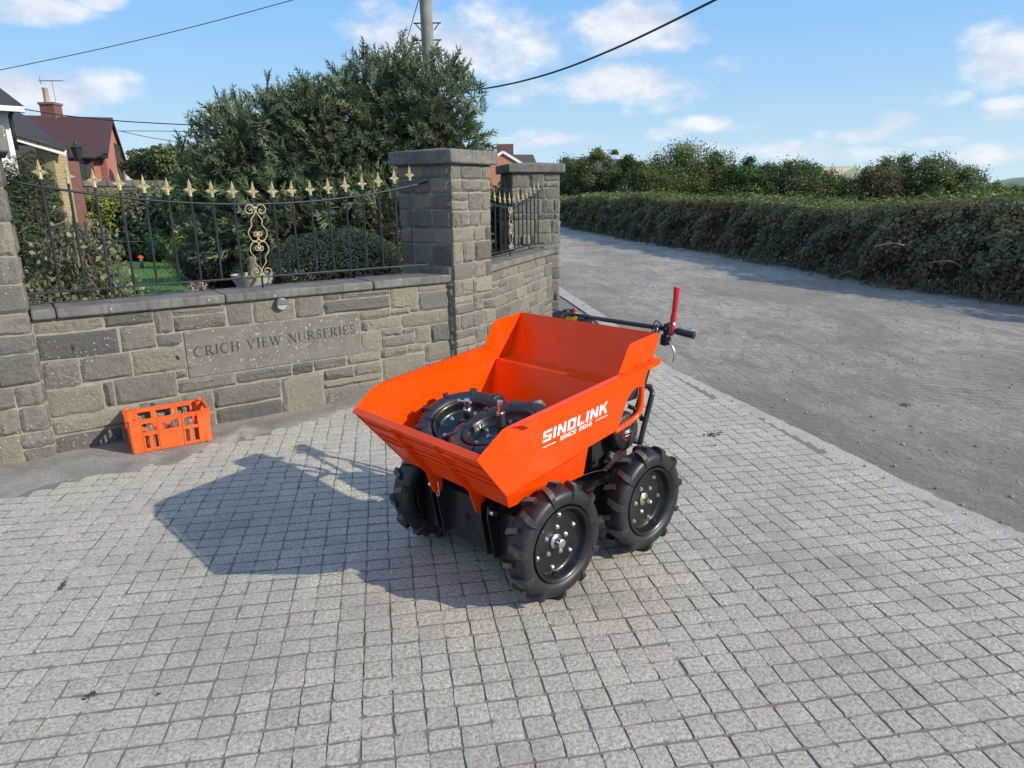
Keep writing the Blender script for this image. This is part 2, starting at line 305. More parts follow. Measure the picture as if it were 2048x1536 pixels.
M['lf_dark'] = leaf('dark_green_leaf', L3((0.027, 0.055, 0.022), (0.047, 0.088, 0.032), (0.098, 0.146, 0.054)))
M['lf_grey'] = leaf('grey_green_leaf', L3((0.095, 0.123, 0.070), (0.169, 0.199, 0.114), (0.322, 0.360, 0.211)))
M['lf_box'] = leaf('box_leaf', L3((0.117, 0.138, 0.068), (0.191, 0.219, 0.097), (0.352, 0.288, 0.172)))
M['lf_gold'] = leaf('golden_leaf', L3((.30, .25, .01), (.42, .36, .02), (.5, .46, .05)))
M['lf_straw'] = leaf('dry_grass', L3((.06, .05, .028), (.085, .07, .04), (.12, .10, .06)))
M['lf_pink'] = leaf('pink_flower', L3((.4, .2, .22), (.5, .35, .34), (.55, .5, .45)))
M['hill'] = plain('far_hill_green', (.16, .2, .13, 1), .95, 0, .3, .02)

# ------------------------------------------------------------------ mesh helpers
class MB:
    def __init__(s): s.v = []; s.f = []; s.m = []
    def add(s, vs, fs, mi=0):
        k = len(s.v); s.v += [tuple(map(float, v)) for v in vs]
        for f in fs: s.f.append(tuple(i+k for i in f)); s.m.append(mi)
        return s
    def box(s, lo, hi, mi=0, R=None, o=(0, 0, 0)):
        x0, y0, z0 = lo; x1, y1, z1 = hi
        vs = [Vector(p) for p in ((x0, y0, z0), (x1, y0, z0), (x1, y1, z0), (x0, y1, z0), (x0, y0, z1), (x1, y0, z1), (x1, y1, z1), (x0, y1, z1))]
        if R is not None: vs = [R @ v for v in vs]
        vs = [v+Vector(o) for v in vs]
        return s.add(vs, [(0, 3, 2, 1), (4, 5, 6, 7), (0, 1, 5, 4), (1, 2, 6, 5), (2, 3, 7, 6), (3, 0, 4, 7)], mi)
    def bar(s, a, b, w, h, mi=0, up=(0, 0, 1)):
        a = Vector(a); b = Vector(b); d = (b-a).normalized(); x = d.cross(Vector(up))
        if x.length < 1e-4: x = d.cross(Vector((1, 0, 0)))
        x.normalize(); y = x.cross(d); vs = []
        for p in (a, b):
            for i, j in ((-1, -1), (1, -1), (1, 1), (-1, 1)): vs.append(p+x*w/2*i+y*h/2*j)
        return s.add(vs, [(0, 1, 2, 3), (7, 6, 5, 4), (0, 4, 5, 1), (1, 5, 6, 2), (2, 6, 7, 3), (3, 7, 4, 0)], mi)
    def prism(s, poly, fn, t0, t1, mi=0):
        n = len(poly); vs = [fn(a, b, t0) for a, b in poly]+[fn(a, b, t1) for a, b in poly]
        fs = [tuple(range(n))[::-1], tuple(range(n, 2*n))]+[(i, (i+1) % n, n+(i+1) % n, n+i) for i in range(n)]
        return s.add(vs, fs, mi)
    def tube(s, path, r, n=10, mi=0, caps=True, closed=False):
        path = [Vector(p) for p in path]; k = len(path); rs = r if isinstance(r, (list, tuple)) else [r]*k
        vs = []; prev = None
        for i, p in enumerate(path):
            if closed: d = path[(i+1) % k]-path[i-1]
            else: d = path[min(i+1, k-1)]-path[max(i-1, 0)]
            d.normalize()
            if prev is None:
                x = d.cross(Vector((0, 0, 1)))
                if x.length < .05: x = d.cross(Vector((1, 0, 0)))
            else: x = prev-d*prev.dot(d)
            x.normalize(); prev = x; y = d.cross(x)
            for j in range(n):
                a = 2*math.pi*j/n; vs.append(p+(x*math.cos(a)+y*math.sin(a))*rs[i])
        fs = []
        for i in range(k if closed else k-1):
            for j in range(n):
                a = i*n+j; b = i*n+(j+1) % n; c = ((i+1) % k)*n+(j+1) % n; d = ((i+1) % k)*n+j; fs.append((a, b, c, d))
        if caps and not closed: fs += [tuple(range(n))[::-1], tuple(range((k-1)*n, k*n))]
        return s.add(vs, fs, mi)
    def lathe(s, prof, n=32, mi=0, T=None, caps=(False, False), arc=None):
        # prof: (axial, radius); axis = local +Z before T
        vs = []; k = len(prof)
        for h, r in prof:
            for j in range(n):
                a = 2*math.pi*j/n; v = Vector((r*math.cos(a), r*math.sin(a), h)); vs.append(T @ v if T is not None else v)
        fs = [(i*n+j, i*n+(j+1) % n, (i+1)*n+(j+1) % n, (i+1)*n+j) for i in range(k-1) for j in range(n)]
        if caps[0]: fs.append(tuple(range(n))[::-1])
        if caps[1]: fs.append(tuple(range((k-1)*n, k*n)))
        return s.add(vs, fs, mi)
    def mesh(s, name, smooth=False):
        me = bpy.data.meshes.new(name); me.from_pydata(s.v, [], s.f); me.polygons.foreach_set('material_index', s.m)
        if smooth is not False and smooth is not None:
            me.polygons.foreach_set('use_smooth', [True]*len(s.f))
            if smooth is not True: me.set_sharp_from_angle(angle=rad(smooth))
        me.validate(); me.update(); return me
    def build(s, name, mats, parent=None, smooth=False, bevel=0, segs=2):
        return link(name, s.mesh(name, smooth), mats, parent, bevel, segs)
def link(name, me, mats, parent=None, bevel=0, segs=2):
    if not isinstance(mats, (list, tuple)): mats = [mats]
    if len(me.materials) == 0:
        for m in mats: me.materials.append(M[m] if isinstance(m, str) else m)
    o = bpy.data.objects.new(name, me); COL.objects.link(o)
    if parent is not None: o.parent = parent
    if bevel:
        b = o.modifiers.new('bevel', 'BEVEL'); b.width = bevel; b.segments = segs; b.limit_method = 'ANGLE'; b.angle_limit = rad(35); b.harden_normals = False
    return o
def empty(name, loc=(0, 0, 0), rz=0, label=None, cat=None, group=None):
    o = bpy.data.objects.new(name, None); COL.objects.link(o); o.location = Vector(loc); o.rotation_euler = (0, 0, rz); o.empty_display_size = .1
    if label: tag(o, label, cat, group)
    return o
def tag(o, label=None, cat=None, group=None, kind=None):
    if label: o['label'] = label
    if cat: o['category'] = cat
    if group: o['group'] = group
    if kind: o['kind'] = kind
    return o
def np_mesh(name, V, F, mat, parent=None, rnd=None, smooth=False):
    V = np.asarray(V, np.float32); F = np.asarray(F, np.int32); k = F.shape[1]
    me = bpy.data.meshes.new(name); me.vertices.add(len(V)); me.vertices.foreach_set('co', V.ravel())
    me.loops.add(F.size); me.loops.foreach_set('vertex_index', F.ravel()); me.polygons.add(len(F))
    me.polygons.foreach_set('loop_start', np.arange(0, F.size, k, dtype=np.int32))
    if rnd is not None:
        a = me.attributes.new('rnd', 'FLOAT', 'POINT'); a.data.foreach_set('value', np.asarray(rnd, np.float32))
    if smooth: me.polygons.foreach_set('use_smooth', [True]*len(F))
    me.update(calc_edges=True)
    return link(name, me, mat, parent)
def uv_planar(o, fn):
    me = o.data; uv = me.uv_layers.new(name='UVMap')
    for p in me.polygons:
        for li in p.loop_indices: uv.data[li].uv = fn(me.vertices[me.loops[li].vertex_index].co, p.normal)
def quad_obj(name, pts, mat, parent, thick=.04, uvs=True):
    """a flat slab from 3-D corner points, with thickness behind it and a metric UV"""
    pts = [Vector(p) for p in pts]; n = (pts[1]-pts[0]).cross(pts[2]-pts[0]).normalized(); k = len(pts)
    mb = MB().add(pts+[p-n*thick for p in pts], [tuple(range(k)), tuple(range(k, 2*k))[::-1]]+[(i, k+i, k+(i+1) % k, (i+1) % k) for i in range(k)])
    o = mb.build(name, mat, parent)
    ex = (pts[1]-pts[0]).normalized(); ey = n.cross(ex)
    uv_planar(o, lambda c, nn: ((Vector(c)-pts[0]).dot(ex), (Vector(c)-pts[0]).dot(ey)))
    return o

# ------------------------------------------------------------------ ground, road, paving
def sheet(name, poly, z, mat, res=None):
    mb = MB().add([(x, y, z) for x, y in poly], [tuple(range(len(poly)))])
    o = mb.build(name, mat); tag(o, kind='structure'); return o
sheet('ground', [(-1500, -300), (1500, -300), (1500, 3000), (-1500, 3000)], -.05, 'field')
# road surface: gently uneven sheet
def road_h(x, y): return .012*math.sin(x*1.1+.4*y)+.010*math.sin(y*.9-x*.5)+.006*math.sin(2.3*x+1.7*y)-.01
EDGE = [(.80, 14.), (.986, 12.18), (1.27, 9.96), (1.40, 8.24), (1.52, 6.58), (1.80, 5.50), (2.12, 4.26), (2.29, 3.52), (2.47, 3.05), (2.72, 2.3), (2.98, 1.2), (3.1, .0), (3.15, -1.5)]
def edge_x(y):
    for (x0, y0), (x1, y1) in zip(EDGE, EDGE[1:]):
        if y1 <= y <= y0: t = (y0-y)/(y0-y1); return x0+(x1-x0)*t
    return EDGE[0][0] if y > EDGE[0][1] else EDGE[-1][0]
nx, ny = 50, 110; vs = []; fs = []
for j in range(ny+1):
    y = -6+75*(j/ny)**1.6
    xl = edge_x(y)-.01 if y < 13.9 else .75-1.6*min(1, (y-13.9)/6)
    for i in range(nx+1):
        x = xl+(14.-xl)*(i/nx)**1.25; vs.append((x, y, road_h(x, y)-.004*max(0, 1-abs(x-edge_x(y))/.25)))
for j in range(ny):
    for i in range(nx): a = j*(nx+1)+i; fs.append((a, a+1, a+nx+2, a+nx+1))
o = MB().add(vs, fs).build('road', 'road', smooth=True); tag(o, kind='structure')
far_road = MB().add([(-2, 69, -.02), (8, 69, -.02), (-14, 160, -.02), (-22, 160, -.02)], [(0, 1, 2, 3)]).build('far_road', 'road'); tag(far_road, kind='structure')
# concrete base of the forecourt (apron along the wall, kerb strip along the road) with joints sunk between setts
fore = [(x, y) for x, y in EDGE]+[(-9, -1.5), (-9, 4.), (-3.2, 4.1), (-1.0, 6.2), (.2, 9.3), (.3, 14.)]
pv = empty('forecourt_paving', (0, 0, 0)); tag(pv, kind='structure')
def poly_sheet(name, poly, z, mat, parent): return MB().add([(x, y, z) for x, y in poly], [tuple(range(len(poly)))]).build(name, mat, parent)
mb = MB().prism(fore[::-1], lambda a, b, t: (a, b, t), -.06, -.02); mb.build('joint_bed', 'joint', pv)
AP = [(-4.2, 3.25), (-2.96, 3.77), (-2.68, 4.0), (-2.37, 4.16), (-2.05, 4.58), (-1.72, 4.95), (-1.45, 5.3), (-1.1, 5.75), (-.5, 6.3), (.0, 6.75), (.7, 7.0), (1.38, 7.1)]
# apron: uneven strip between setts and wall
def seg_apron():  # trodden dirt and worn concrete, feathering out over the last setts
    outer = [(-9, 3.9), (-4.6, 3.3)]+AP
    n = 130; pts = []
    Lc = [0]
    for a, b in zip(outer, outer[1:]): Lc.append(Lc[-1]+math.hypot(b[0]-a[0], b[1]-a[1]))
    def at(t):
        for i in range(len(outer)-1):
            if Lc[i] <= t <= Lc[i+1]+1e-9:
                k = (t-Lc[i])/(Lc[i+1]-Lc[i]); return Vector((outer[i][0]+(outer[i+1][0]-outer[i][0])*k, outer[i][1]+(outer[i+1][1]-outer[i][1])*k))
    vs = []; fs = []; m = 7; rr = random.Random(3)
    for i in range(n+1):
        a = at(Lc[-1]*i/n)+Vector((.10, -.14)); jx = rr.uniform(-.07, .07); b = Vector((min(.9, a.x-.42+.2*(i/n)), a.y+1.05+1.2*(i/n)))
        for j in range(m+1):
            p = a.lerp(b, (j/m)**1.35)+Vector((jx, -jx))*(1-j/m); z = rr.uniform(-.0015, .0035)*(0 < j < m) + .030*(j/m)**1.8
            if j == 0: z = -.006
            elif j == 1: z = .0012+rr.uniform(-.0022, .0022)
            vs.append((p.x, p.y, z))
    for i in range(n):
        for j in range(m): q = i*(m+1)+j; fs.append((q, q+m+1, q+m+2, q+1))
    return MB().add(vs, fs).build('apron', 'apron', pv, True)
seg_apron()
# kerb strip of plain concrete along the road edge
def strip(name, w0, w1, z, mat):
    vs = []; fs = []; pts = []
    for (x0, y0), (x1, y1) in zip(EDGE, EDGE[1:]):
        for k in range(14): t = k/14; pts.append((x0+(x1-x0)*t, y0+(y1-y0)*t))
    rr = random.Random(5)
    for i, (x, y) in enumerate(pts):
        q = pts[min(i+1, len(pts)-1)] if i < len(pts)-1 else pts[i]; p = pts[max(i-1, 0)]; d = Vector((q[0]-p[0], q[1]-p[1])).normalized(); nn = Vector((-d.y, d.x))  # to the road side
        j = rr.uniform(-.005, .005)
        a = Vector((x, y))-nn*-1*(-w1+j); b = Vector((x, y))-nn*-1*(w0+j*2)
        vs += [(b.x, b.y, z-.05), (b.x, b.y, z), (a.x, a.y, z-.001), (a.x, a.y, z-.05)]
    for i in range(len(pts)-1):
        for k in range(3): q = i*4+k; fs.append((q, q+1, q+5, q+4))
    return MB().add(vs, fs).build(name, mat, pv, 40)
strip('kerb_edge', .01, .19, -.0024, 'kerb')
# setts: a square grid turned by 9.4 degrees
E1 = np.array([math.cos(rad(9.4)), math.sin(rad(9.4))]); E2 = np.array([-math.sin(rad(10.2)), math.cos(rad(10.2))]); G0 = np.array([-.381, 2.394]); PX, PY = .1005, .0935
def apron_y(x):
    a = [(-9, 3.9), (-4.6, 3.3)]+AP
    for (x0, y0), (x1, y1) in zip(a, a[1:]):
        if x0 <= x <= x1: return y0+(y1-y0)*(x-x0)/(x1-x0)
    return 7.1
def sett_geo(rr, w, h, n=4):
    vs = []; fs = []
    for j in range(n):
        for i in range(n):
            a = i/(n-1)*2-1; b = j/(n-1)*2-1
            edge = max(abs(a), abs(b)) > .99; corner = abs(a) > .99 and abs(b) > .99
            x = a*w/2; y = b*h/2
            if 0 < i < n-1: x = a*w/2*1.9
            if 0 < j < n-1: y = b*h/2*1.9
            if edge: x += rr.uniform(-.0032, .0032); y += rr.uniform(-.0032, .0032)
            if corner: x *= .965; y *= .965
            z = -.0012 if corner else (-.0006+rr.uniform(-.0010, .0006) if edge else rr.uniform(-.0012, .0018))
            vs.append((x, y, z))
    for j in range(n-1):
        for i in range(n-1): q = j*n+i; fs.append((q, q+1, q+n+1, q+n))
    ring = [i for i in range(n)]+[j*n+n-1 for j in range(1, n)]+[(n-1)*n+i for i in range(n-2, -1, -1)]+[j*n for j in range(n-2, 0, -1)]
    k = len(vs)
    for r in ring: vs.append((vs[r][0]*1.03, vs[r][1]*1.03, -.02))
    for a in range(len(ring)): b = (a+1) % len(ring); fs.append((ring[a], k+a, k+b, ring[b]))
    return vs, fs
rr = random.Random(11); variants = []
for _ in range(14):
    v, f = sett_geo(rr, PX-.0036-rr.random()*.0035, PY-.0088-rr.random()*.004); variants.append(MB().add(v, f).mesh('sett', 55))
cells = []
for i in range(-75, 40):
    offs = 0
    for j in range(-25, 60):
        c = G0+E1*(i+.5)*PX+E2*(j+.5)*PY
        x, y = c
        if y < -.6 or y > 7.0 or x < -5.5: continue
        if x > edge_x(y)-.135 or y > apron_y(x)-.07+rr.uniform(-.09, .05): continue
        u, v = proj((x, y, 0)); inview = y > .9 and -15 < u < 2063 and v < 1552
        cells.append((0 if inview else 1, math.hypot(x, y), x, y, i, j))
cells.sort()
stv = []; stf = []; str_ = []
for idx, (iv, d, x, y, i, j) in enumerate(cells):
    x += rr.uniform(-.002, .002); y += rr.uniform(-.002, .002); zz = rr.uniform(-.0006, .0012); an = rad(9.8)+rr.uniform(-.025, .025)+rr.choice((0, math.pi))
    if idx < 300:
        o = link('sett', rr.choice(variants), 'sett', pv); o.location = (x, y, zz); o.rotation_euler = (0, 0, an)
    else:
        v, f = sett_geo(rr, PX-.0036-rr.random()*.0035, PY-.0088-rr.random()*.004); k = len(stv); ca, sa = math.cos(an), math.sin(an)
        stv += [(x+a*ca-b*sa, y+a*sa+b*ca, zz+c) for a, b, c in v]; stf += [tuple(q+k for q in t) for t in f]; str_ += [rr.random()]*len(v)
o = np_mesh('sett_field', stv, stf, 'sett', pv, str_, True); o.data.set_sharp_from_angle(angle=rad(55)); tag(o, kind='stuff')
# grit in the joints: lies low in places, fills them to the brim in others
def vnoise(x, y, sc, seed):
    r = np.random.default_rng(seed); T = r.random((64, 64)); u = x*sc; v = y*sc; iu = np.floor(u).astype(int); iv_ = np.floor(v).astype(int); fu = u-iu; fv = v-iv_; fu = fu*fu*(3-2*fu); fv = fv*fv*(3-2*fv)
    a = T[iu % 64, iv_ % 64]; b = T[(iu+1) % 64, iv_ % 64]; c = T[iu % 64, (iv_+1) % 64]; d = T[(iu+1) % 64, (iv_+1) % 64]; return (a*(1-fu)+b*fu)*(1-fv)+(c*(1-fu)+d*fu)*fv
st_ = .034; gx = np.arange(-5.4, 3.1, st_); gy = np.arange(-.4, 7.1, st_); X_, Y_ = np.meshgrid(gx, gy)
fill = .55*vnoise(X_, Y_, .9, 1)+.3*vnoise(X_, Y_, 2.7, 2)+.15*vnoise(X_, Y_, 8, 3); near_edge = np.array([[max(0, 1-(edge_x(yy)-xx)/.9) for xx in gx] for yy in gy]); fill = np.clip((fill+.10*near_edge-.50)/.16, 0, 1)
Z_ = -.0040+.0016*fill+.0008*(np.random.default_rng(4).random(X_.shape)-.5); m_ = len(gx)
fc = []
for jj in range(len(gy)-1):
    ex_ = edge_x(gy[jj])-.10
    for ii in range(m_-1):
        if gx[ii+1] > ex_ or gy[jj] > apron_y(gx[ii])+.12: continue
        q = jj*m_+ii; fc.append((q, q+1, q+m_+1, q+m_))
np_mesh('joint_grit', np.stack([X_.ravel(), Y_.ravel(), Z_.ravel()], 1), fc, 'joint', pv, None, True)
# loose grit on the road, in joints and by the wall
def pebbles(name, n, region, smin, smax, seed, mat='pebble', parent=None):
    r = np.random.default_rng(seed); base = np.array([(1, 0, 0), (-1, 0, 0), (0, 1, 0), (0, -1, 0), (0, 0, .8), (0, 0, -.5)]); tri = np.array([(0, 2, 4), (2, 1, 4), (1, 3, 4), (3, 0, 4), (2, 0, 5), (1, 2, 5), (3, 1, 5), (0, 3, 5)])
    V = []; F = []
    for k in range(n):
        x, y = region(r); s = smin+(smax-smin)*r.random()**5; b = base*s*(.7+.6*r.random((6, 3))); a = r.random()*6.28
        R = np.array([(math.cos(a), -math.sin(a), 0), (math.sin(a), math.cos(a), 0), (0, 0, 1)]); V.append(b@R.T+np.array([x, y, (road_h(x, y) if x > edge_x(y)-.02 else -.004)+s*.15])); F.append(tri+6*k)
    o = np_mesh(name, np.vstack(V), np.vstack(F), mat, parent); tag(o, kind='stuff'); return o
def reg_road(r):
    while True:
        y = 1+16*r.random()**1.5; x = edge_x(y)-.1+9*r.random()**1.3
        if x < 8: return x, y
o = pebbles('road_gravel', 6500, reg_road, .003, .017, 1); tag(o, 'loose grey gravel scattered over the dusty road', 'gravel')
def reg_apron(r):
    t = r.random(); x = -4+4.2*t; return x, apron_y(x)-.1+.75*r.random()
o = pebbles('wall_grit', 1500, reg_apron, .002, .011, 2); tag(o, 'small grit and stone chips along the foot of the wall', 'grit')
def reg_pave(r):
    while True:
        x = -3.5+6.4*r.random(); y = .9+5*r.random()
        if x < edge_x(y)-.02 and y < apron_y(x) and (r.random() < .25 or x > edge_x(y)-.9): return x, y
o = pebbles('paving_grit', 1500, reg_pave, .002, .009, 4); tag(o, 'fine grit lying on the setts', 'grit')

# ------------------------------------------------------------------ stone walls and piers
def stone_geo(rr, w, h, d=.05, proud=.02, n=(6, 5)):
    """a pitch-faced block: x right, z up, face towards -y, centre of the face edge plane at y=0"""
    nx_, nz_ = n; vs = []; fs = []; tilt = rr.uniform(-.35, .35); tz = rr.uniform(-.4, .4)
    for j in range(nz_):
        for i in range(nx_):
            a = i/(nx_-1)*2-1; b = j/(nz_-1)*2-1; e = abs(a) > .99 or abs(b) > .99; c = abs(a) > .99 and abs(b) > .99
            x = a*w/2; z = b*h/2
            if not e:
                m = .022
                x = a/(1-2/(nx_-1))*(w/2-m) if abs(a) > .4 else a*w/2; z = b/(1-2/(nz_-1))*(h/2-m*.9)
                y = -proud*(.35+.75*rr.random()+.3*a*tilt+.35*b*tz)
                x += rr.uniform(-.012, .012)*min(1, w/.2); z += rr.uniform(-.008, .008)
            else:
                y = rr.uniform(-.004, .004); x += rr.uniform(-.004, .004); z += rr.uniform(-.004, .004)
                if c: x *= .985; z *= .97
            vs.append((x, y, z))
    for j in range(nz_-1):
        for i in range(nx_-1): q = j*nx_+i; fs.append((q, q+1, q+nx_+1, q+nx_))
    ring = [i for i in range(nx_)]+[j*nx_+nx_-1 for j in range(1, nz_)]+[(nz_-1)*nx_+i for i in range(nx_-2, -1, -1)]+[j*nx_ for j in range(nz_-2, 0, -1)]
    k = len(vs)
    for r in ring: vs.append((vs[r][0], d, vs[r][2]))
    for a in range(len(ring)): b = (a+1) % len(ring); fs.append((ring[a], ring[b], k+b, k+a)[::-1])
    return vs, fs
SRR = random.Random(21)
def put_stone(parent, s0, s1, z0, z1, y=0, rz=0, org=(0, 0), mat='stone', gap=.0065, proud=None, name='stone'):
    w = s1-s0-2*gap; h = z1-z0-2*gap
    if w < .025 or h < .02: return
    v, f = stone_geo(SRR, w, h, .05, (SRR.uniform(.008, .026) if proud is None else proud))
    o = MB().add(v, f).build(name, mat, parent, 16)
    c, s = math.cos(rz), math.sin(rz); cx = (s0+s1)/2
    o.location = (org[0]+cx*c-y*s, org[1]+cx*s+y*c, (z0+z1)/2); o.rotation_euler = (0, 0, rz); return o
def courses(z0, z1, hs, rr):
    out = [z0]
    while out[-1] < z1-.001:
        h = rr.choice(hs); nz = out[-1]+h
        if nz > z1-.06: nz = z1
        out.append(nz)
    return out
def face(parent, L, zs, wr, rr, org=(0, 0), rz=0, mat='stone', split=.25, s_start=0., proud=None):
    for k, (a, b) in enumerate(zip(zs, zs[1:])):
        s = s_start; first = True
        while s < L-.001:
            w = rr.uniform(*wr)*(1.25 if b-a < .11 else 1)
            if first and k % 2: w *= .6
            e = s+w
            if e > L-.5*wr[0]: e = L
            if b-a > .15 and e-s > .12 and rr.random() < split:
                m = a+(b-a)*rr.uniform(.4, .6); put_stone(parent, s, e, a, m, 0, rz, org, mat, proud=proud); put_stone(parent, s, e, m, b, 0, rz, org, mat, proud=proud)
            else: put_stone(parent, s, e, a, b, 0, rz, org, mat, proud=proud)
            s = e; first = False
def slab(parent, lo, hi, mat='coping', name='coping_slab', bev=.012):
    mb = MB(); n = 6; x0, y0, z0 = lo; x1, y1, z1 = hi
    mb.box(lo, hi); o = mb.build(name, mat, parent, 40, bev); return o
D2 = rad(90-54.154)
wall = empty('boundary_wall', (-1.799, 5.264, 0), D2, 'low sandstone boundary wall with a carved name plaque between two piers', 'stone wall')
MB().box((-1.56, .003, -.06), (1.58, .30, .893)).build('mortar_core', 'mortar', wall)
RECT = [(-1.50,-1.11,.80,.895),(-1.11,-.81,.80,.895),(-.81,-.69,.72,.895),(-.69,-.335,.83,.895),(-.69,-.335,.72,.83),(-.325,-.145,.72,.895),(-.145,.175,.72,.895),(.175,.40,.72,.895),(.40,.55,.835,.895),(.55,.98,.835,.895),(.40,.98,.725,.835),(.98,1.245,.71,.895),(1.245,1.55,.83,.895),(1.245,1.55,.665,.83),
 (-1.50,-1.035,.625,.80),(-1.035,-.81,.625,.80),(-.81,-.64,.625,.72),(-1.50,-1.29,.435,.625),(-1.29,-.98,.45,.625),(-.98,-.64,.45,.625),(-.72,-.64,.385,.45),(-1.50,-1.18,.245,.435),(-1.18,-1.115,.265,.44),(-1.115,-.72,.26,.45),(-.72,-.315,.275,.38),(-.315,.11,.28,.375),(.11,.28,.28,.375),(.28,.56,.285,.375),(.56,.865,.29,.375),
 (-1.50,-.98,.12,.245),(-.98,-.71,.10,.26),(-.71,-.49,.105,.27),(-.49,.01,.12,.275),(-.49,.01,-.04,.12),(.01,.35,-.04,.28),(.35,.615,.19,.285),(.35,.865,.125,.19),(.35,.865,-.04,.125),(.615,.865,.19,.285),(-1.50,-1.1,-.04,.12),(-1.1,-.8,-.04,.10),(-.8,-.49,-.04,.105),
 (.70,.98,.645,.725),(.98,1.16,.655,.71),(1.16,1.245,.665,.71),(.70,.78,.555,.645),(.78,1.08,.56,.645),(1.08,1.55,.54,.655),(.70,.88,.375,.555),(.88,1.075,.485,.56),(1.075,1.195,.485,.54),(.88,1.195,.39,.485),(1.195,1.35,.385,.54),(1.35,1.55,.375,.54),(.865,1.12,.305,.39),(1.12,1.28,.315,.39),(1.28,1.55,.21,.375),(.865,1.28,.09,.305),(1.28,1.55,-.04,.21),(.865,1.28,-.04,.09)]
for r_ in RECT: put_stone(wall, *r_)
for a, b in ((-1.50, -1.37), (-1.365, -.335), (-.33, .82), (.825, 1.56)): slab(wall, (a, -.04+SRR.uniform(-.004, .004), .897), (b, .36, .963+SRR.uniform(-.003, .003)))
pl = MB().box((-.635, -.006, .383), (.692, .03, .716)).build('name_plaque', 'plaque', wall, 40, .004); pl['label'] = 'lichen-spotted sandstone plaque carved CRICH VIEW NURSERIES'
# carved Roman capitals: strokes (x0,z0,x1,z1,width0,width1) in cap-height units; arcs as polylines
def arc(cx, cz, rx, rz_, a0, a1, n=10): return [(cx+rx*math.cos(rad(a0+(a1-a0)*k/n)), cz+rz_*math.sin(rad(a0+(a1-a0)*k/n))) for k in range(n+1)]
TK, TN = .115, .045
def serif(x, z, w=.2): return ([(x-w/2, z), (x+w/2, z)], [.04, .04])
GL = {
 'I': (.30, [([(.15, 0), (.15, 1)], TK), serif(.15, .02, .3), serif(.15, .98, .3)]),
 'H': (.80, [([(.13, 0), (.13, 1)], TK), ([(.67, 0), (.67, 1)], TK), ([(.13, .5), (.67, .5)], TN)]+[serif(x, z, .28) for x in (.13, .67) for z in (.02, .98)]),
 'C': (.86, [(arc(.48, .5, .42, .49, 48, 312, 16), [.04, .05, .06, .07, .085, .1, .11, .115, .12, .115, .11, .1, .085, .07, .06, .05, .04]), ([(.76, .86), (.78, .68)], .04), ([(.76, .14), (.78, .30)], .04)]),
 'R': (.80, [([(.15, 0), (.15, 1)], TK), serif(.15, .02, .3), serif(.13, .98, .26), ([(.15, .97)]+arc(.38, .74, .2, .23, 90, -90, 8)+[(.15, .51)], [.05, .05, .06, .08, .1, .11, .1, .08, .06, .05, .05]), ([(.36, .5), (.74, .0)], TK), ([(.70, .02), (.84, .02)], .04)]),
 'V': (.86, [([(.10, 1), (.43, 0)], TK), ([(.43, .0), (.76, 1)], TN), serif(.10, .98, .26), serif(.76, .98, .22)]),
 'E': (.64, [([(.15, 0), (.15, 1)], TK), ([(.05, .975), (.58, .975)], .05), ([(.05, .025), (.62, .025)], .05), ([(.15, .51), (.46, .51)], .05), ([(.58, .98), (.57, .82)], .04), ([(.61, .02), (.63, .2)], .04), ([(.46, .6), (.46, .42)], .04)]),
 'W': (1.18, [([(.10, 1), (.36, 0)], TK), ([(.36, 0), (.60, 1)], TN), ([(.58, 1), (.84, 0)], TK), ([(.84, 0), (1.08, 1)], TN), serif(.10, .98, .26), serif(1.08, .98, .2), serif(.58, .98, .2)]),
 'N': (.90, [([(.14, 0), (.14, 1)], TN), ([(.12, 1), (.76, 0)], TK), ([(.76, 0), (.76, 1)], TN), serif(.14, .02, .24), serif(.08, .98, .2), serif(.76, .98, .24)]),
 'U': (.82, [([(.14, 1), (.14, .34)]+arc(.41, .32, .27, .31, 180, 360, 10)+[(.68, .34), (.68, 1)], [.115, .115, .115, .11, .1, .08, .06, .05, .045, .045, .045, .045, .045, .045, .045]), serif(.14, .98, .28), serif(.68, .98, .24)]),
 'S': (.62, [(arc(.32, .74, .2, .24, 40, 180, 7)+arc(.31, .72, .19, .2, 200, 250, 3)+[(.36, .48)]+arc(.30, .27, .23, .25, 60, -60, 7)+arc(.30, .27, .22, .25, -75, -140, 4), .085), ([(.50, .95), (.51, .76)], .04), ([(.10, .05), (.09, .26)], .04)]),
 ' ': (.42, [])}
def ribbons(mb, strokes, x0, z0, sc, y0, fn, sx=1.0):
    dy = 0.
    for path, w in strokes:
        ws = w if isinstance(w, list) else [w]*len(path); n = len(path); vs = []
        if len(ws) < n: ws = ws+[ws[-1]]*(n-len(ws))
        for i, (px, pz) in enumerate(path):
            a = path[max(i-1, 0)]; b = path[min(i+1, n-1)]; d = Vector((b[0]-a[0], b[1]-a[1])).normalized(); q = Vector((-d.y, d.x))*ws[i]/2
            for sgn in (1, -1): vs.append(fn(x0+(px+q.x*sgn)*sc*sx, z0+(pz+q.y*sgn)*sc, y0-dy))
        mb.add(vs, [(2*i, 2*i+1, 2*i+3, 2*i+2) for i in range(n-1)]); dy += .00012
txt = 'CRICH VIEW NURSERIES'; tot = sum(GL[c][0]+.16 for c in txt); capH = .072; xs = -.585; span = 1.245; kx = span/(tot*capH)
x = xs
for c in txt:
    if c != ' ':
        mb = MB(); ribbons(mb, GL[c][1], x, .530+.026*(x-xs)/span, capH, -.0072, lambda a, b, t: (a, t, b), kx); mb.build('carved_letter', 'letter_dark', pl)
    x += (GL[c][0]+.16)*capH*kx
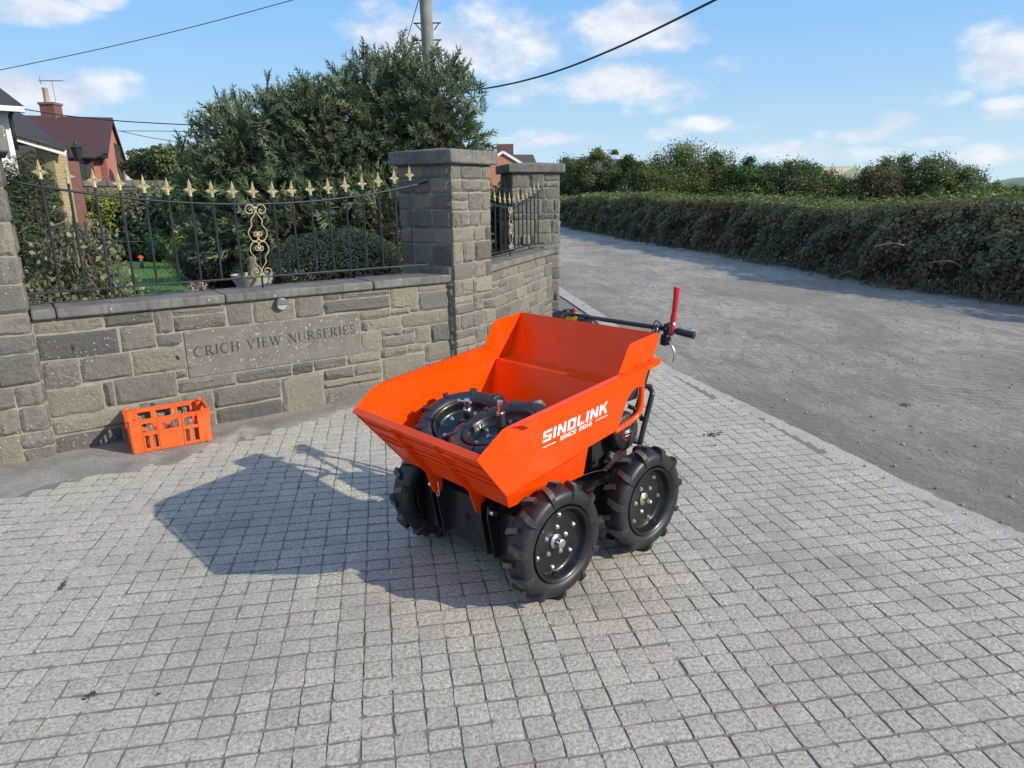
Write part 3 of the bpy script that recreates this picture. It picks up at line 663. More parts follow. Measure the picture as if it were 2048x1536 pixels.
# round bulkhead light on the wall
def wloc(s, y, z): c, sn = math.cos(D2), math.sin(D2); return (-1.799+s*c-y*sn, 5.264+s*sn+y*c, z)
wl = empty('wall_light', wloc(.065, -.022, .853), D2, 'round grey eyelid step light set in the wall above the plaque', 'wall light')
TY = Matrix.Rotation(rad(90), 4, 'X')
MB().lathe([(-.03, .046), (.016, .047), (.024, .043), (.027, .036)], 28, 0, TY, (True, True)).build('housing', 'alu', wl, 40)
mb = MB(); pts = [(.038*math.cos(rad(180+k*18)), .038*math.sin(rad(180+k*18))) for k in range(11)]
mb.prism(pts[::-1], lambda a, b, t: (a, t, b-.004), -.0275, -.029); mb.build('lens', 'lens', wl)
mb = MB(); pts = [(.040*math.cos(rad(k*18)), .040*math.sin(rad(k*18))) for k in range(11)]
mb.prism(pts[::-1], lambda a, b, t: (a, t, b-.002), -.0275, -.040); mb.build('eyelid_hood', 'alu', wl)

def pier(name, loc, rz, wx, wy, zc, label, z_rows_x, seed, mat='stone', cap_h=.115, over=.055, faces=('front', 'left', 'right'), zb=-.04):
    p = empty(name, loc, rz, label, 'gate pier'); rr = random.Random(seed)
    MB().box((.005, .005, zb), (wx-.005, wy-.005, zc-.002)).build('mortar_core', 'mortar', p)
    zs = z_rows_x
    face(p, wx+.006, zs, (.13, .30), rr, (-.006, 0), 0, mat, .22)
    zs2 = [zs[0]]+[z+rr.uniform(-.015, .015) for z in zs[1:-1]]+[zs[-1]]
    if 'left' in faces:   # face on x=0 looking to -x: run from back to front
        face(p, wy-.016, zs2, (.15, .32), rr, (0, wy), -math.pi/2, mat, .22)
    if 'right' in faces:
        face(p, wy, zs, (.15, .32), rr, (wx, .0), math.pi/2, mat, .22, s_start=.016)
    slab(p, (-over, -over, zc), (wx+over, wy+over, zc+cap_h), 'coping', 'cap_stone', .014)
    mb = MB(); o_ = over-.01; mb.add([(-o_, -o_, zc+cap_h-.001), (wx+o_, -o_, zc+cap_h-.001), (wx+o_, wy+o_, zc+cap_h-.001), (-o_, wy+o_, zc+cap_h-.001), (wx/2, wy/2, zc+cap_h+.035)], [(0, 1, 4), (1, 2, 4), (2, 3, 4), (3, 0, 4), (3, 2, 1, 0)]); mb.build('cap_crown', 'coping', p)
    return p
Y35 = rad(90-35)
pier('gate_pier', (-.485, 6.132, 0), Y35, .55, .61, 1.886, 'tall square stone pier with broad cap beside the name wall', [-.04, .13, .30, .46, .60, .76, .905, 1.05, 1.23, 1.357, 1.494, 1.65, 1.757, 1.886], 5)
pier('gate_pier', wloc(-2.14, -.045, 0), D2, .63, .6, 1.90, 'stone pier cut off by the left edge of the picture', [-.04, .19, .36, .50, .70, .82, .95, 1.13, 1.30, 1.50, 1.70, 1.90], 8, cap_h=.15)
A3 = math.atan2(.25, .97)
def rz_of(y, v): return P(1075, v, y)[2]
zc3 = rz_of(9.25, 345); zt3 = rz_of(9.25, 327)
pier('gate_pier', (.035, 9.22, 0), A3, .64, .60, zc3, 'stone pier at the far end of the railings next to the lane', [-.04, .12, .26, .38, .55, .68, .86, 1.0, 1.14, 1.32, 1.40, 1.58, 1.72, zc3], 13, cap_h=zt3-zc3)
# second wall, turning the corner towards the lane
d2 = math.atan2(.947, .322)
wall2 = empty('boundary_wall', (-.345, 6.60, 0), d2, 'short low sandstone wall running back from the tall pier to the lane', 'stone wall')
MB().box((.1, .004, -.06), (2.76, .30, .893)).build('mortar_core', 'mortar', wall2)
rr2 = random.Random(31); face(wall2, 2.76, [-.04, .16, .33, .50, .62, .78, .895], (.16, .42), rr2, (0, 0), 0, 'stone', .35, s_start=.15)
for a, b in ((.2, 1.0), (1.005, 1.9), (1.905, 2.76)): slab(wall2, (a, -.04, .897), (b, .36, .963))

# ------------------------------------------------------------------ railings
def finial_mesh():
    mb = MB()
    mb.lathe([(0, .013), (.006, .014), (.016, .009), (.028, .011), (.04, .008)], 8, 0, None, (True, True))
    # spear head, four sided, flattened
    z0, z1, z2 = .044, .064, .122; w = .0135; t = .006
    mb.add([(0, 0, z0), (w, 0, z1), (0, -t, z1), (-w, 0, z1), (0, t, z1), (0, 0, z2)], [(0, 2, 1), (0, 3, 2), (0, 4, 3), (0, 1, 4), (1, 2, 5), (2, 3, 5), (3, 4, 5), (4, 1, 5)])
    for s in (-1, 1):   # cross arms with pointed ends and curls
        mb.tube([(0, 0, .042), (s*.020, 0, .043), (s*.029, 0, .044), (s*.044, 0, .043)], [.005, .0045, .0065, .0012], 6)
        mb.tube([(s*.008, 0, .020), (s*.012, 0, .032), (s*.022, 0, .037), (s*.031, 0, .035)], [.005, .004, .004, .002], 5)
        mb.tube([(s*.008, 0, .060), (s*.013, 0, .053), (s*.021, 0, .050), (s*.028, 0, .053)], [.004, .004, .0035, .002], 5)
    return mb.mesh('finial', 40)
FIN = finial_mesh()
SCR = [(.035, .055), (.020, .066), (.012, .05), (.028, .036), (.058, .048), (.060, .078), (.035, .096), (.005, .088), (-.008, .045), (.028, -.005), (.026, -.04), (.052, -.075), (.055, -.105), (.035, -.14), (.008, -.145), (-.014, -.13), (-.02, -.105), (-.008, -.088), (.012, -.088), (.017, -.106), (.005, -.116)]
def smooth_path(p, n=4):
    out = []
    for i in range(len(p)-1):
        a = p[max(i-1, 0)]; b = p[i]; c = p[i+1]; d = p[min(i+2, len(p)-1)]
        for k in range(n):
            t = k/n; out.append(tuple(.5*((2*b[j])+(-a[j]+c[j])*t+(2*a[j]-5*b[j]+4*c[j]-d[j])*t*t+(-a[j]+3*b[j]-3*c[j]+d[j])*t**3) for j in range(len(b))))
    out.append(p[-1]); return out
def railing(name, parent_loc, rz, y, s_list, s_end, zfun, zb, label, fin=.165, scroll=True, r=.0085):
    f_ = empty(name, parent_loc, rz, label, 'railing')
    a, b = s_end
    pts = [(a+(b-a)*k/28, y, zfun(a+(b-a)*k/28)) for k in range(29)]
    MB().tube(pts, .0085, 6).build('top_rail', 'iron', f_, True)
    MB().box((a, y-.016, zb-.006), (b, y+.016, zb+.006)).build('bottom_rail', 'iron', f_, False, .002)
    bm_cache = {}
    for s in s_list:
        zt = zfun(s)+fin-.118
        bb = MB().tube([(s, y, zb), (s, y, zt)], r, 8).build('bar', 'iron', f_, 40)
        fo = link('finial', FIN, 'gold', bb); fo.location = (s, y, zt-.002)
    mid = (s_list[0]+s_list[-1])/2
    MB().tube([(mid, y, .965), (mid, y, zb)], .008, 6).build('foot', 'iron', f_)
    if scroll:
        zc = (zb+zfun(mid))/2-.003; H = (zfun(mid)-zb)/2/.245
        for sx in (-1, 1):
            for sz in (-1, 1):
                path = smooth_path([(-( q[0]+.012)*sx*-1, (q[1]+.148)*sz*H) for q in SCR])
                MB().tube([(mid+p[0]*1.0, y-.012, zc+p[1]*1.0) for p in path], .0045, 6).build('scroll', 'gold', f_, True)
        for zz in (-.225*H, -.045*H, .045*H, .225*H): MB().box((mid-.016, y-.019, zc+zz-.006), (mid+.016, y-.004, zc+zz+.006)).build('collar', 'gold', f_)
    return f_
SL = [-1.31+k*(2.61/18) for k in range(19)]
railing('iron_railing', (-1.799, 5.264, 0), D2, .15, SL, (-1.52, 1.47), lambda s: 1.583+.0745*s*s, 1.048, 'long black iron railing with gold spear heads above the name wall')
S2 = [.32+k*(2.22/14) for k in range(15)]
railing('iron_railing', (-.345, 6.60, 0), d2, .12, S2, (.2, 2.74), lambda s: 1.50+.12*(s-1.43)**2, 1.04, 'short black iron railing with gold spear heads behind the tall pier', r=.0085)

# ------------------------------------------------------------------ mini dumper (x forward, y towards the lane side, z up)
DYAW = rad(222.695); DO = Vector((0.102, 3.098, 0))
dump = empty('mini_dumper', DO, DYAW, 'orange four-wheeled walk-behind mini dumper with SINOLINK on its skip', 'dumper')
def dworld(p): c, s = math.cos(DYAW), math.sin(DYAW); return Vector((DO.x+p[0]*c-p[1]*s, DO.y+p[0]*s+p[1]*c, p[2]))
WT, WBt = .456, .428          # half width at the top rail, and at the fold near the floor
def yw(z, s=1):               # flank leans out a little towards the top
    return s*(WT-(WT-WBt)*max(0, min(1, (.757-z)/.30)))
SIDE = [(.630, .664), (.506, .757), (-.444, .882), (-.439, .853), (-.393, .849), (-.352, .757), (-.307, .764), (-.275, .752), (-.246, .720), (-.220, .650), (-.196, .590), (-.190, .578), (-.001, .545), (.467, .458)]
TH = .005
def sheet_panel(mb, pts3, th, inward):
    pts3 = [Vector(p) for p in pts3]; k = len(pts3); iv = Vector(inward)*th
    mb.add(pts3+[p+iv for p in pts3], [tuple(range(k)), tuple(range(k, 2*k))[::-1]]+[(i, k+i, k+(i+1) % k, (i+1) % k) for i in range(k)])
for s in (1, -1):
    mb = MB(); pts = [(x, yw(z, s), z) for x, z in SIDE]
    if s < 0: pts = pts[::-1]
    sheet_panel(mb, pts, TH, (0, -s, 0)); mb.build('skip_side', 'orange', dump, False, .0012)
    mb = MB()   # lower flank, folded inwards
    pts = [(.467, yw(.458, s), .4575), (-.001, yw(.545, s), .5445), (-.040, s*.375, .382), (.41, s*.375, .372)]
    if s > 0: pts = pts[::-1]
    sheet_panel(mb, pts, TH, (0, -s, 0)); mb.build('skip_lower_flank', 'orange', dump)
    # folded top rail
    mb = MB()
    def rl(x): return .757+(.506-x)*(.882-.757)/.95
    x0, x1 = .49, -.446; yo = s*(WT+.024)
    a = [(x0, s*(WT-.006), rl(x0)+.001), (x1, s*(WT-.006), rl(x1)+.001), (x1, yo, rl(x1)-.002), (x0-.06, yo, rl(x0-.06)-.002)]
    b = [(x0-.06, yo, rl(x0-.06)-.0025), (x1, yo, rl(x1)-.0025), (x1, yo, rl(x1)-.030), (x0-.10, yo, rl(x0-.10)-.030)]
    if s < 0: a = a[::-1]; b = b[::-1]
    sheet_panel(mb, a[::-1], .004, (0, 0, -1)); sheet_panel(mb, b[::-1], .004, (0, -s, 0)); mb.build('top_rail', 'orange', dump)
    # extension board standing on the rail
    mb = MB(); pe = [(-.174, rl(-.174)), (-.178, rl(-.178)+.012), (-.232, .955), (-.240, .966), (-.254, .975), (-.270, .979), (-.445, 1.000), (-.457, .996), (-.462, .985), (-.424, rl(-.424))]
    pts = [(x, s*(WT-.001), z) for x, z in pe]
    if s < 0: pts = pts[::-1]
    sheet_panel(mb, pts[::-1] if s > 0 else pts[::-1], .004, (0, -s, 0)); mb.build('extension_board', 'orange', dump)
    for xt in (-.20, -.30, -.395):
        MB().box((xt-.02, s*(WT+.003)-.003, rl(xt)-.002), (xt+.01, s*(WT+.003)+.003, rl(xt)+.006)).build('weld_tab', 'orange', dump)
def cross(name, x0, z0, x1, z1, y0, y1, th=.005, mat='orange'):
    """panel spanning the width between two points of the profile; y0 at start, y1 at end"""
    d = Vector((x1-x0, 0, z1-z0)).normalized(); n = Vector((-d.z, 0, d.x)); mb = MB()
    pts = [Vector((x0, -y0, z0)), Vector((x0, y0, z0)), Vector((x1, y1, z1)), Vector((x1, -y1, z1))]
    k = 4; mb.add(pts+[p-n*th for p in pts], [(0, 1, 2, 3), (7, 6, 5, 4), (0, 4, 5, 1), (1, 5, 6, 2), (2, 6, 7, 3), (3, 7, 4, 0)])
    return mb.build(name, mat, dump)
i_ = TH+.001
cross('rear_board', -.352, .764, -.446, .997, WT-i_, WT-i_)
cross('rear_shelf', -.254, .7625, -.353, .7645, yw(.76)-i_, yw(.76)-i_)
cross('rear_bulkhead', -.192, .578, -.254, .762, yw(.58)-i_, yw(.76)-i_)
cross('floor_step', -.001, .546, -.192, .579, yw(.55)-i_, yw(.58)-i_)
cross('floor_riser', -.036, .384, -.001, .545, .374, yw(.545)-i_)
cross('skip_floor', .408, .374, -.036, .384, .373, .373)
cross('front_lower_panel', .465, .4585, .408, .375, yw(.458)-i_, .373)
cross('front_panel', .612, .652, .465, .459, yw(.65)-i_, yw(.458)-i_)
# front lip: a bar along the front edge, bent down
mb = MB(); y0 = yw(.66)-.004
lipq = [(.634, .659), (.606, .680), (.600, .672), (.620, .650)]
mb.prism(lipq, lambda a, b, t: (a, t, b), y0, -y0); mb.build('front_lip', 'orange', dump, False, .002)
for zz, xx in ((.60, .574), (.535, .525), (.50, .498)):  # pressed swages across the front
    MB().tube([(xx+.002, -.41, zz-.002), (xx+.002, .41, zz-.002)], .0045, 6).build('swage_line', 'orange', dump, True)
for s in (-1, 1):
    y = s*.155; mb = MB()
    rib = [(.618, .645), (.602, .632), (.462, .450), (.405, .372), (.36, .372), (.352, .30), (.362, .272), (.388, .265), (.405, .278), (.44, .385), (.50, .455), (.575, .575), (.622, .640)]
    mb.prism(rib[::-1], lambda a, b, t: (a, t, b), y-.004, y+.004); mb.build('pivot_bracket', 'orange', dump, False, .001)
# printed lettering, block capitals
BL = {'S': [(0, .78, .9, 1), (0, .56, .26, .78), (0, .40, .9, .56), (.64, .22, .9, .40), (0, 0, .9, .22)], 'I': [(0, 0, .27, 1)], 'L': [(0, .22, .26, 1), (0, 0, .8, .22)], 'O': [(0, 0, .25, 1), (.65, 0, .9, 1), (.25, .78, .65, 1), (.25, 0, .65, .22)],
      'C': [(0, 0, .25, 1), (.25, .78, .85, 1), (.25, 0, .85, .22)], 'E': [(0, 0, .25, 1), (.25, .79, .85, 1), (.25, .4, .75, .6), (.25, 0, .85, .21)], '2': [(0, .78, .9, 1), (.64, .58, .9, .78), (0, .40, .9, .58), (0, .22, .26, .40), (0, 0, .9, .22)], '1': [(.1, 0, .38, 1)], '0': [(0, 0, .25, 1), (.65, 0, .9, 1), (.25, .78, .65, 1), (.25, 0, .65, .22)]}
PQ = {'N': [[(0, 0), (.25, 0), (.25, 1), (0, 1)], [(.65, 0), (.9, 0), (.9, 1), (.65, 1)], [(.25, 1), (.25, .62), (.65, 0), (.65, .38)]], 'K': [[(0, 0), (.25, 0), (.25, 1), (0, 1)], [(.25, .40), (.42, .50), (.95, 1.06), (.62, 1.06), (.25, .66)], [(.42, .56), (.60, .70), (.98, 0), (.66, 0)]]}
def adv(c): return {'I': .27, '1': .5, 'L': .8, 'C': .85, 'E': .85, 'K': .98, ' ': .45}.get(c, .9)
def block_text(txt, p0, p1, h, name):
    tot = sum(adv(c)+.2 for c in txt)-.2; d = Vector((p1[0]-p0[0], p1[1]-p0[1])); sx = d.length/tot; e = d.normalized(); x = 0
    for c in txt:
        mb = MB(); polys = PQ.get(c) or [[(a, b), (c2, b), (c2, d2_), (a, d2_)] for a, b, c2, d2_ in BL.get(c, [])]
        for ip, pg in enumerate(polys):
            vs = []
            for a, b in pg:
                q = Vector(p0)+e*((x+a+.06*b)*sx); z = q[1]+b*h; vs.append((q[0], yw(z)+.0012+ip*.0001, z))
            mb.add(vs, [tuple(range(len(vs)))])
        if polys: mb.build(name, 'white_ink', dump)
        x += adv(c)+.2
block_text('SINOLINK', (.287, .642), (-.105, .6885), .049, 'letter')
block_text('SINCE 2012', (.183, .6265), (-.008, .6495), .0195, 'small_letter')
for a, b in (((.284, .6185), (.209, .627)), ((-.036, .6625), (-.112, .6715))):
    mb = MB(); mb.add([(a[0], yw(a[1])+.0012, a[1]), (b[0], yw(b[1])+.0012, b[1]), (b[0], yw(b[1])+.0012, b[1]+.0035), (a[0], yw(a[1])+.0012, a[1]+.0035)], [(0, 1, 2, 3)]); mb.build('printed_dash', 'white_ink', dump)
# bent tube brace at the back of each flank
for s in (1, -1):
    y = s*(.432)
    path = smooth_path([(-.372, y, .80), (-.372, y, .72), (-.371, y, .665), (-.355, y, .625), (-.322, y, .604), (-.27, y, .590), (-.18, y, .572)], 4)
    MB().tube(path, .0135, 12).build('tube_brace', 'orange', dump, True)
# chassis
mb = MB(); mb.box((-.50, -.285, .15), (.395, .285, .345)); mb.build('chassis_box', 'satin', dump, False, .006)
mb = MB(); mb.box((.396, -.325, .125), (.403, .325, .35)); mb.build('front_plate', 'black', dump, False, .002)
for yb, zb in ((-.02, .245), (.085, .237)):
    MB().lathe([(0, .022), (.004, .022), (.005, .014), (.012, .013)], 16, 0, Matrix.Translation((.403, yb, zb)) @ Matrix.Rotation(rad(90), 4, 'Y'), (False, True)).build('plate_boss', 'satin', dump, 40)
for s in (-1, 1):
    for dx in (-.022, .022):
        y = s*.172+dx
        mb = MB(); mb.prism([(.403, .40), (.462, .385), (.466, .33), (.432, .14), (.403, .14)], lambda a, b, t: (a, t, b), y-.004, y+.004); mb.build('pivot_upright', 'black', dump)
    MB().lathe([(-.012, .013), (.012, .013)], 14, 0, Matrix.Translation((.447, s*.208, .355)) @ Matrix.Rotation(rad(90), 4, 'X'), (True, True)).build('pivot_bolt', 'steel', dump, 40)
# hitch clip hanging by the far bracket
mb = MB(); cp = [(q[0]+.062, q[1]-.01, q[2]+.068) for q in [(.41, -.115, .335), (.414, -.113, .32), (.413, -.108, .305), (.415, -.112, .29), (.417, -.12, .278), (.416, -.113, .268), (.415, -.104, .278), (.414, -.106, .295)]]
mb.tube(smooth_path(cp, 3), .002, 6); mb.build('spring_clip', 'steel', dump, True)
for s in (-1, 1):
    mb = MB(); mb.bar((-.50, s*.30, .32), (.38, s*.30, .32), .05, .07); mb.build('side_rail', 'black', dump, False, .004)
    for xx in (.293, -.293):
        MB().lathe([(.20, .035), (.40, .03)], 16, 0, Matrix.Translation((xx, 0, .252)) @ Matrix.Rotation(rad(-90*s), 4, 'X'), (True, True)).build('axle_stub', 'satin', dump, 40)
# wheels
def wheel_parts():
    """wheel along local z (outboard +z), radius .25"""
    rim = MB().lathe([(-.045, .145), (-.043, .152), (.041, .156), (.050, .161), (.054, .158), (.052, .152), (.046, .147), (.038, .144), (.018, .141), (.008, .134), (.005, .126), (.005, .060), (.005, .018)], 48).mesh('wheel', 45)
    hw = .054; pr = []
    for k in range(25):
        a = -155+310*k/24; ca, sa = math.cos(rad(a)), math.sin(rad(a)); pr.append((hw*1.06*math.copysign(abs(sa)**.62, sa), .194+.038*math.copysign(abs(ca)**.8, ca)))
    tyre = MB().lathe(pr, 64).mesh('tyre', 60)
    lugs = []
    for side in (1, -1):
        mb = MB(); secs = [(-.008, .2490, .0, .0115), (.012, .2505, .026, .0115), (.030, .2497, .052, .0125), (.047, .2465, .072, .013), (.0585, .233, .083, .0115), (.0625, .210, .090, .008), (.0598, .186, .094, .004)]
        rows = []
        for (h, r, da, w) in secs:
            base = [(h, r)]; inn = (h*.86, min(r-.02, .228)) if r > .2 else (h-.006, r)
            for sg in (-1, 1):
                aa = da+sg*w/r; aw = da+sg*w*1.35/r
                rows.append(((r*math.cos(aa), r*math.sin(aa), h*side), (inn[1]*math.cos(aw), inn[1]*math.sin(aw), inn[0]*side)))
        vs = [p for q in rows for p in q]; n = len(secs)
        for i in range(n-1):
            a = i*4; b = a+4   # a: outer-, inner-, outer+, inner+
            top = [(a, a+2, b+2, b)]; sd = [(a+1, a, b, b+1), (a+2, a+3, b+3, b+2)]
            if side < 0: top = [t[::-1] for t in top]; sd = [t[::-1] for t in sd]
            mb.add([], []);
            for t in top: mb.f.append(t); mb.m.append(0 if i < 3 else 1)
            for t in sd: mb.f.append(t); mb.m.append(1)
        mb.f.append((0, 1, 3, 2) if side > 0 else (2, 3, 1, 0)); mb.m.append(1); mb.v = [tuple(p) for p in vs]
        lugs.append(mb.mesh('tread_lug', False))
    hexb = MB(); hexb.lathe([(0, .0105), (.003, .0105)], 14, 0, None, (False, True)); hexb.lathe([(.003, .0080), (.009, .0080), (.0105, .006)], 6, 0, None, (False, True)); bolt = hexb.mesh('bolt', 30)
    hub = MB().lathe([(-.0095, .030), (-.004, .031), (-.002, .026), (.004, .021), (.030, .020), (.032, .0175), (.033, .010), (.0345, .0095)], 28, 0, None, (False, True)).mesh('hub', 35)
    hub2 = MB().lathe([(-.0095, .030), (-.004, .031), (-.002, .028), (.002, .012), (.014, .010), (.020, .010)], 28, 0, None, (False, True)).mesh('hub', 35)
    return rim, tyre, lugs, bolt, hub, hub2
RIM, TYRE, LUGS, BOLT, HUB, HUB2 = wheel_parts()
for me in (RIM,): me.materials.append(M['rim'])
TYRE.materials.append(M['tyre']); BOLT.materials.append(M['steel']); HUB.materials.append(M['steel']); HUB2.materials.append(M['zinc_y'])
for l_ in LUGS: l_.materials.append(M['lug_top']); l_.materials.append(M['tyre'])
DLUG = []
for l_ in LUGS:
    c = l_.copy(); c.materials.clear(); c.materials.append(M['tyre']); c.materials.append(M['tyre']); DLUG.append(c)
def add_wheel(parent, mat4, spin=0, name='wheel', hub=None, clean=False, sub=True):
    w = bpy.data.objects.new(name, RIM); COL.objects.link(w); w.parent = parent; w.matrix_local = mat4 @ Matrix.Rotation(spin, 4, 'Z')
    host = w if sub else parent
    def put(nm, me, m):
        o = bpy.data.objects.new(nm, me); COL.objects.link(o)
        o.parent = w; o.matrix_local = m; return o
    put('tyre', TYRE, Matrix.Identity(4))
    for k in range(11):
        put('tread_lug', (DLUG if clean else LUGS)[0], Matrix.Rotation(2*math.pi*k/11, 4, 'Z')); put('tread_lug', (DLUG if clean else LUGS)[1], Matrix.Rotation(2*math.pi*(k+.5)/11, 4, 'Z'))
    for k in range(6): put('bolt', BOLT, Matrix.Rotation(2*math.pi*k/6, 4, 'Z') @ Matrix.Translation((.112, 0, .0055)))
    for k in range(5): put('bolt', BOLT, Matrix.Rotation(2*math.pi*(k+.35)/5, 4, 'Z') @ Matrix.Translation((.060, 0, .0053)))
    if hub: put('hub', hub, Matrix.Translation((0, 0, .015)))
    v = MB().tube([(.132, 0, .012), (.128, .0, .03), (.124, 0, .038)], .0035, 6).build('valve', 'satin', w); v.matrix_local = Matrix.Rotation(1.1, 4, 'Z')
    return w
for (sx, s, sp, hb) in ((.293, 1, .35, HUB), (-.293, 1, .9, HUB2), (.293, -1, .2, HUB), (-.293, -1, .6, HUB2)):
    add_wheel(dump, Matrix.Translation((sx, .407 if s > 0 else -.380, .2505)) @ Matrix.Rotation(rad(-90*s), 4, 'X') @ (Matrix.Rotation(math.pi, 4, 'Z') if s < 0 else Matrix.Identity(4)), sp, hub=hb)
# engine behind the skip
MB().box((-.43, -.18, .34), (-.16, .215, .56)).build('engine_block', 'satin', dump, False, .02)
mb = MB(); TE = Matrix.Translation((-.335, .252, .532)) @ Matrix.Rotation(rad(-90), 4, 'X')
mb.lathe([(-.07, .096), (.0, .094), (.02, .088), (.026, .080)], 36, 0, TE, (True, True)); rc = mb.build('recoil_cover', 'satin', dump, 40)
for k in range(22):
    a = 2*math.pi*k/22; mb = MB(); mb.add([TE @ Vector(((r)*math.cos(a+t/r), (r)*math.sin(a+t/r), .0262 if r < .08 else .022)) for r, t in ((.045, -.0022), (.045, .0022), (.079, .0045), (.079, -.0045))], [(0, 1, 2, 3)]); mb.build('cooling_slot', 'tyre', rc)
mb = MB(); mb.lathe([(.0262, .040), (.029, .040), (.0292, .036)], 32, 0, TE); mb.build('badge_ring', 'red_plastic', rc)
mb = MB(); mb.lathe([(.0288, .037), (.0289, .0005)], 32, 0, TE); mb.build('badge', 'black', rc)
def badge_txt(s, x0, z0, h):
    x = x0
    for c in s:
        mb = MB()
        segs = {'1': [(.3, 0, .5, 1)], '9': [(0, .8, .7, 1), (0, .45, .2, .8), (.5, 0, .7, .8), (.2, .45, .5, .62), (0, 0, .5, .2)], '6': [(0, .8, .7, 1), (0, 0, .2, .8), (.2, .42, .5, .6), (.5, 0, .7, .6), (.2, 0, .5, .2)], 'c': [(0, 0, .15, .55), (.15, .4, .5, .55), (.15, 0, .5, .15)]}[c]
        for a, b, c2, d_ in segs:
            mb.add([TE @ Vector((-(x+q*h), (z0+r*h)*-1, .0294)) for q, r in ((a, b), (c2, b), (c2, d_), (a, d_))], [(0, 1, 2, 3), (3, 2, 1, 0)][:1])
        mb.build('badge_figure', 'white_ink', rc); x += (.85 if c != 'c' else .62)*h
badge_txt('196cc', -.026, -.004, .016)
mb = MB(); mb.add([TE @ Vector((-a, -b, .0294)) for a, b in ((-.02, -.018), (.02, -.018), (.02, -.014), (-.02, -.014))], [(0, 1, 2, 3)]); mb.build('badge_stripe', 'white_ink', rc)
MB().tube([(-.26, .21, .43), (-.26, .25, .43), (-.23, .26, .425)], .016, 12).build('oil_filler', 'alu', dump, True)
MB().tube([(-.405, .235, .465), (-.43, .26, .46), (-.445, .28, .465)], [.012, .016, .018], 12).build('filler_cap', 'alu', dump, True)
MB().box((-.46, -.10, .66), (-.30, .25, .785)).build('fuel_tank', 'satin', dump, False, .02)
MB().box((-.44, -.15, .56), (-.24, .16, .66)).build('air_filter', 'satin', dump, False, .02)
MB().tube(smooth_path([(-.36, .26, .65), (-.375, .295, .635), (-.39, .31, .605), (-.397, .312, .585)], 3), [.011]*10, 8).build('choke_lever', 'satin', dump, True)
MB().tube(smooth_path([(.08, .30, .42), (-.04, .325, .43), (-.14, .33, .415), (-.26, .32, .40)], 4), .0022, 6).build('cable', 'satin', dump, True)
MB().bar((-.14, .31, .40), (-.23, .34, .48), .03, .012).build('bracket_plate', 'steel', dump)
# guard hoop
hp = []
for s in (1, -1):
    seg = [(-.345, s*.335, .34), (-.355, s*.335, .47), (-.428, s*.335, .675), (-.446, s*.33, .712), (-.458, s*.305, .729), (-.463, s*.26, .732)]
    hp += seg if s > 0 else seg[::-1]
MB().tube(smooth_path(hp, 3), .0125, 10).build('guard_hoop', 'black', dump, True)
# handlebars: columns, cross bar, grips, levers
for s in (-1, 1):
    MB().tube(smooth_path([(-.46, s*.25, .40), (-.56, s*.27, .62), (-.62, s*.29, .82), (-.64, s*.31, .95), (-.64, s*.315, .985)], 3), .0125, 10).build('handle_column', 'black', dump, True)
hb = MB().tube([(-.64, -.44, .986), (-.64, .33, .984)], .0115, 10).build('handlebar', 'black', dump, True)
for s in (1, -1):
    MB().tube(smooth_path([(-.64, s*.30, .984), (-.625, s*.325, .992), (-.60, s*.345, .99), (-.585, s*.35, .965)], 4), .0125, 10).build('bar_bend', 'black', hb, True)
    MB().tube([(-.64, s*.33, .984), (-.655, s*.40, .978), (-.662, s*.425, .976)], [.012, .012, .012], 10).build('bar_end', 'black', hb, True)
    gr = MB(); gp_ = [(-.662, s*(.425+.0), .976), (-.664, s*.432, .975), (-.674, s*.515, .966), (-.676, s*.527, .965), (-.6765, s*.53, .965)]; gr.tube(gp_, [.0155, .0165, .0165, .018, .012], 14); gr.build('rubber_grip', 'tyre', hb, 40)
    MB().box((-.675, s*.385-.022, .955), (-.625, s*.385+.022, 1.01)).build('switch_block', 'satin', hb, False, .008)
    MB().box((-.665, s*.37-.02, .905), (-.625, s*.37+.018, .958)).build('lever_perch', 'satin', hb, False, .006)
    for zz in (.912, .923, .934): MB().box((-.668, s*.37-.022, zz), (-.622, s*.37+.02, zz+.005)).build('perch_rib', 'satin', hb)
    MB().tube(smooth_path([(-.65, s*.385, .925), (-.652, s*.41, .90), (-.655, s*.424, .87), (-.657, s*.422, .845), (-.657, s*.414, .83)], 4), [.005]*4+[.006]*10+[.008]*3, 8).build('brake_lever', 'steel', hb, True)
    for (dy, zz) in ((.0, .99), (.012, .955)): MB().lathe([(0, .005), (.008, .005)], 8, 0, Matrix.Translation((-.63, s*.385+dy*s, zz)) @ Matrix.Rotation(rad(90), 4, 'Y'), (True, True)).build('perch_bolt', 'steel', hb)
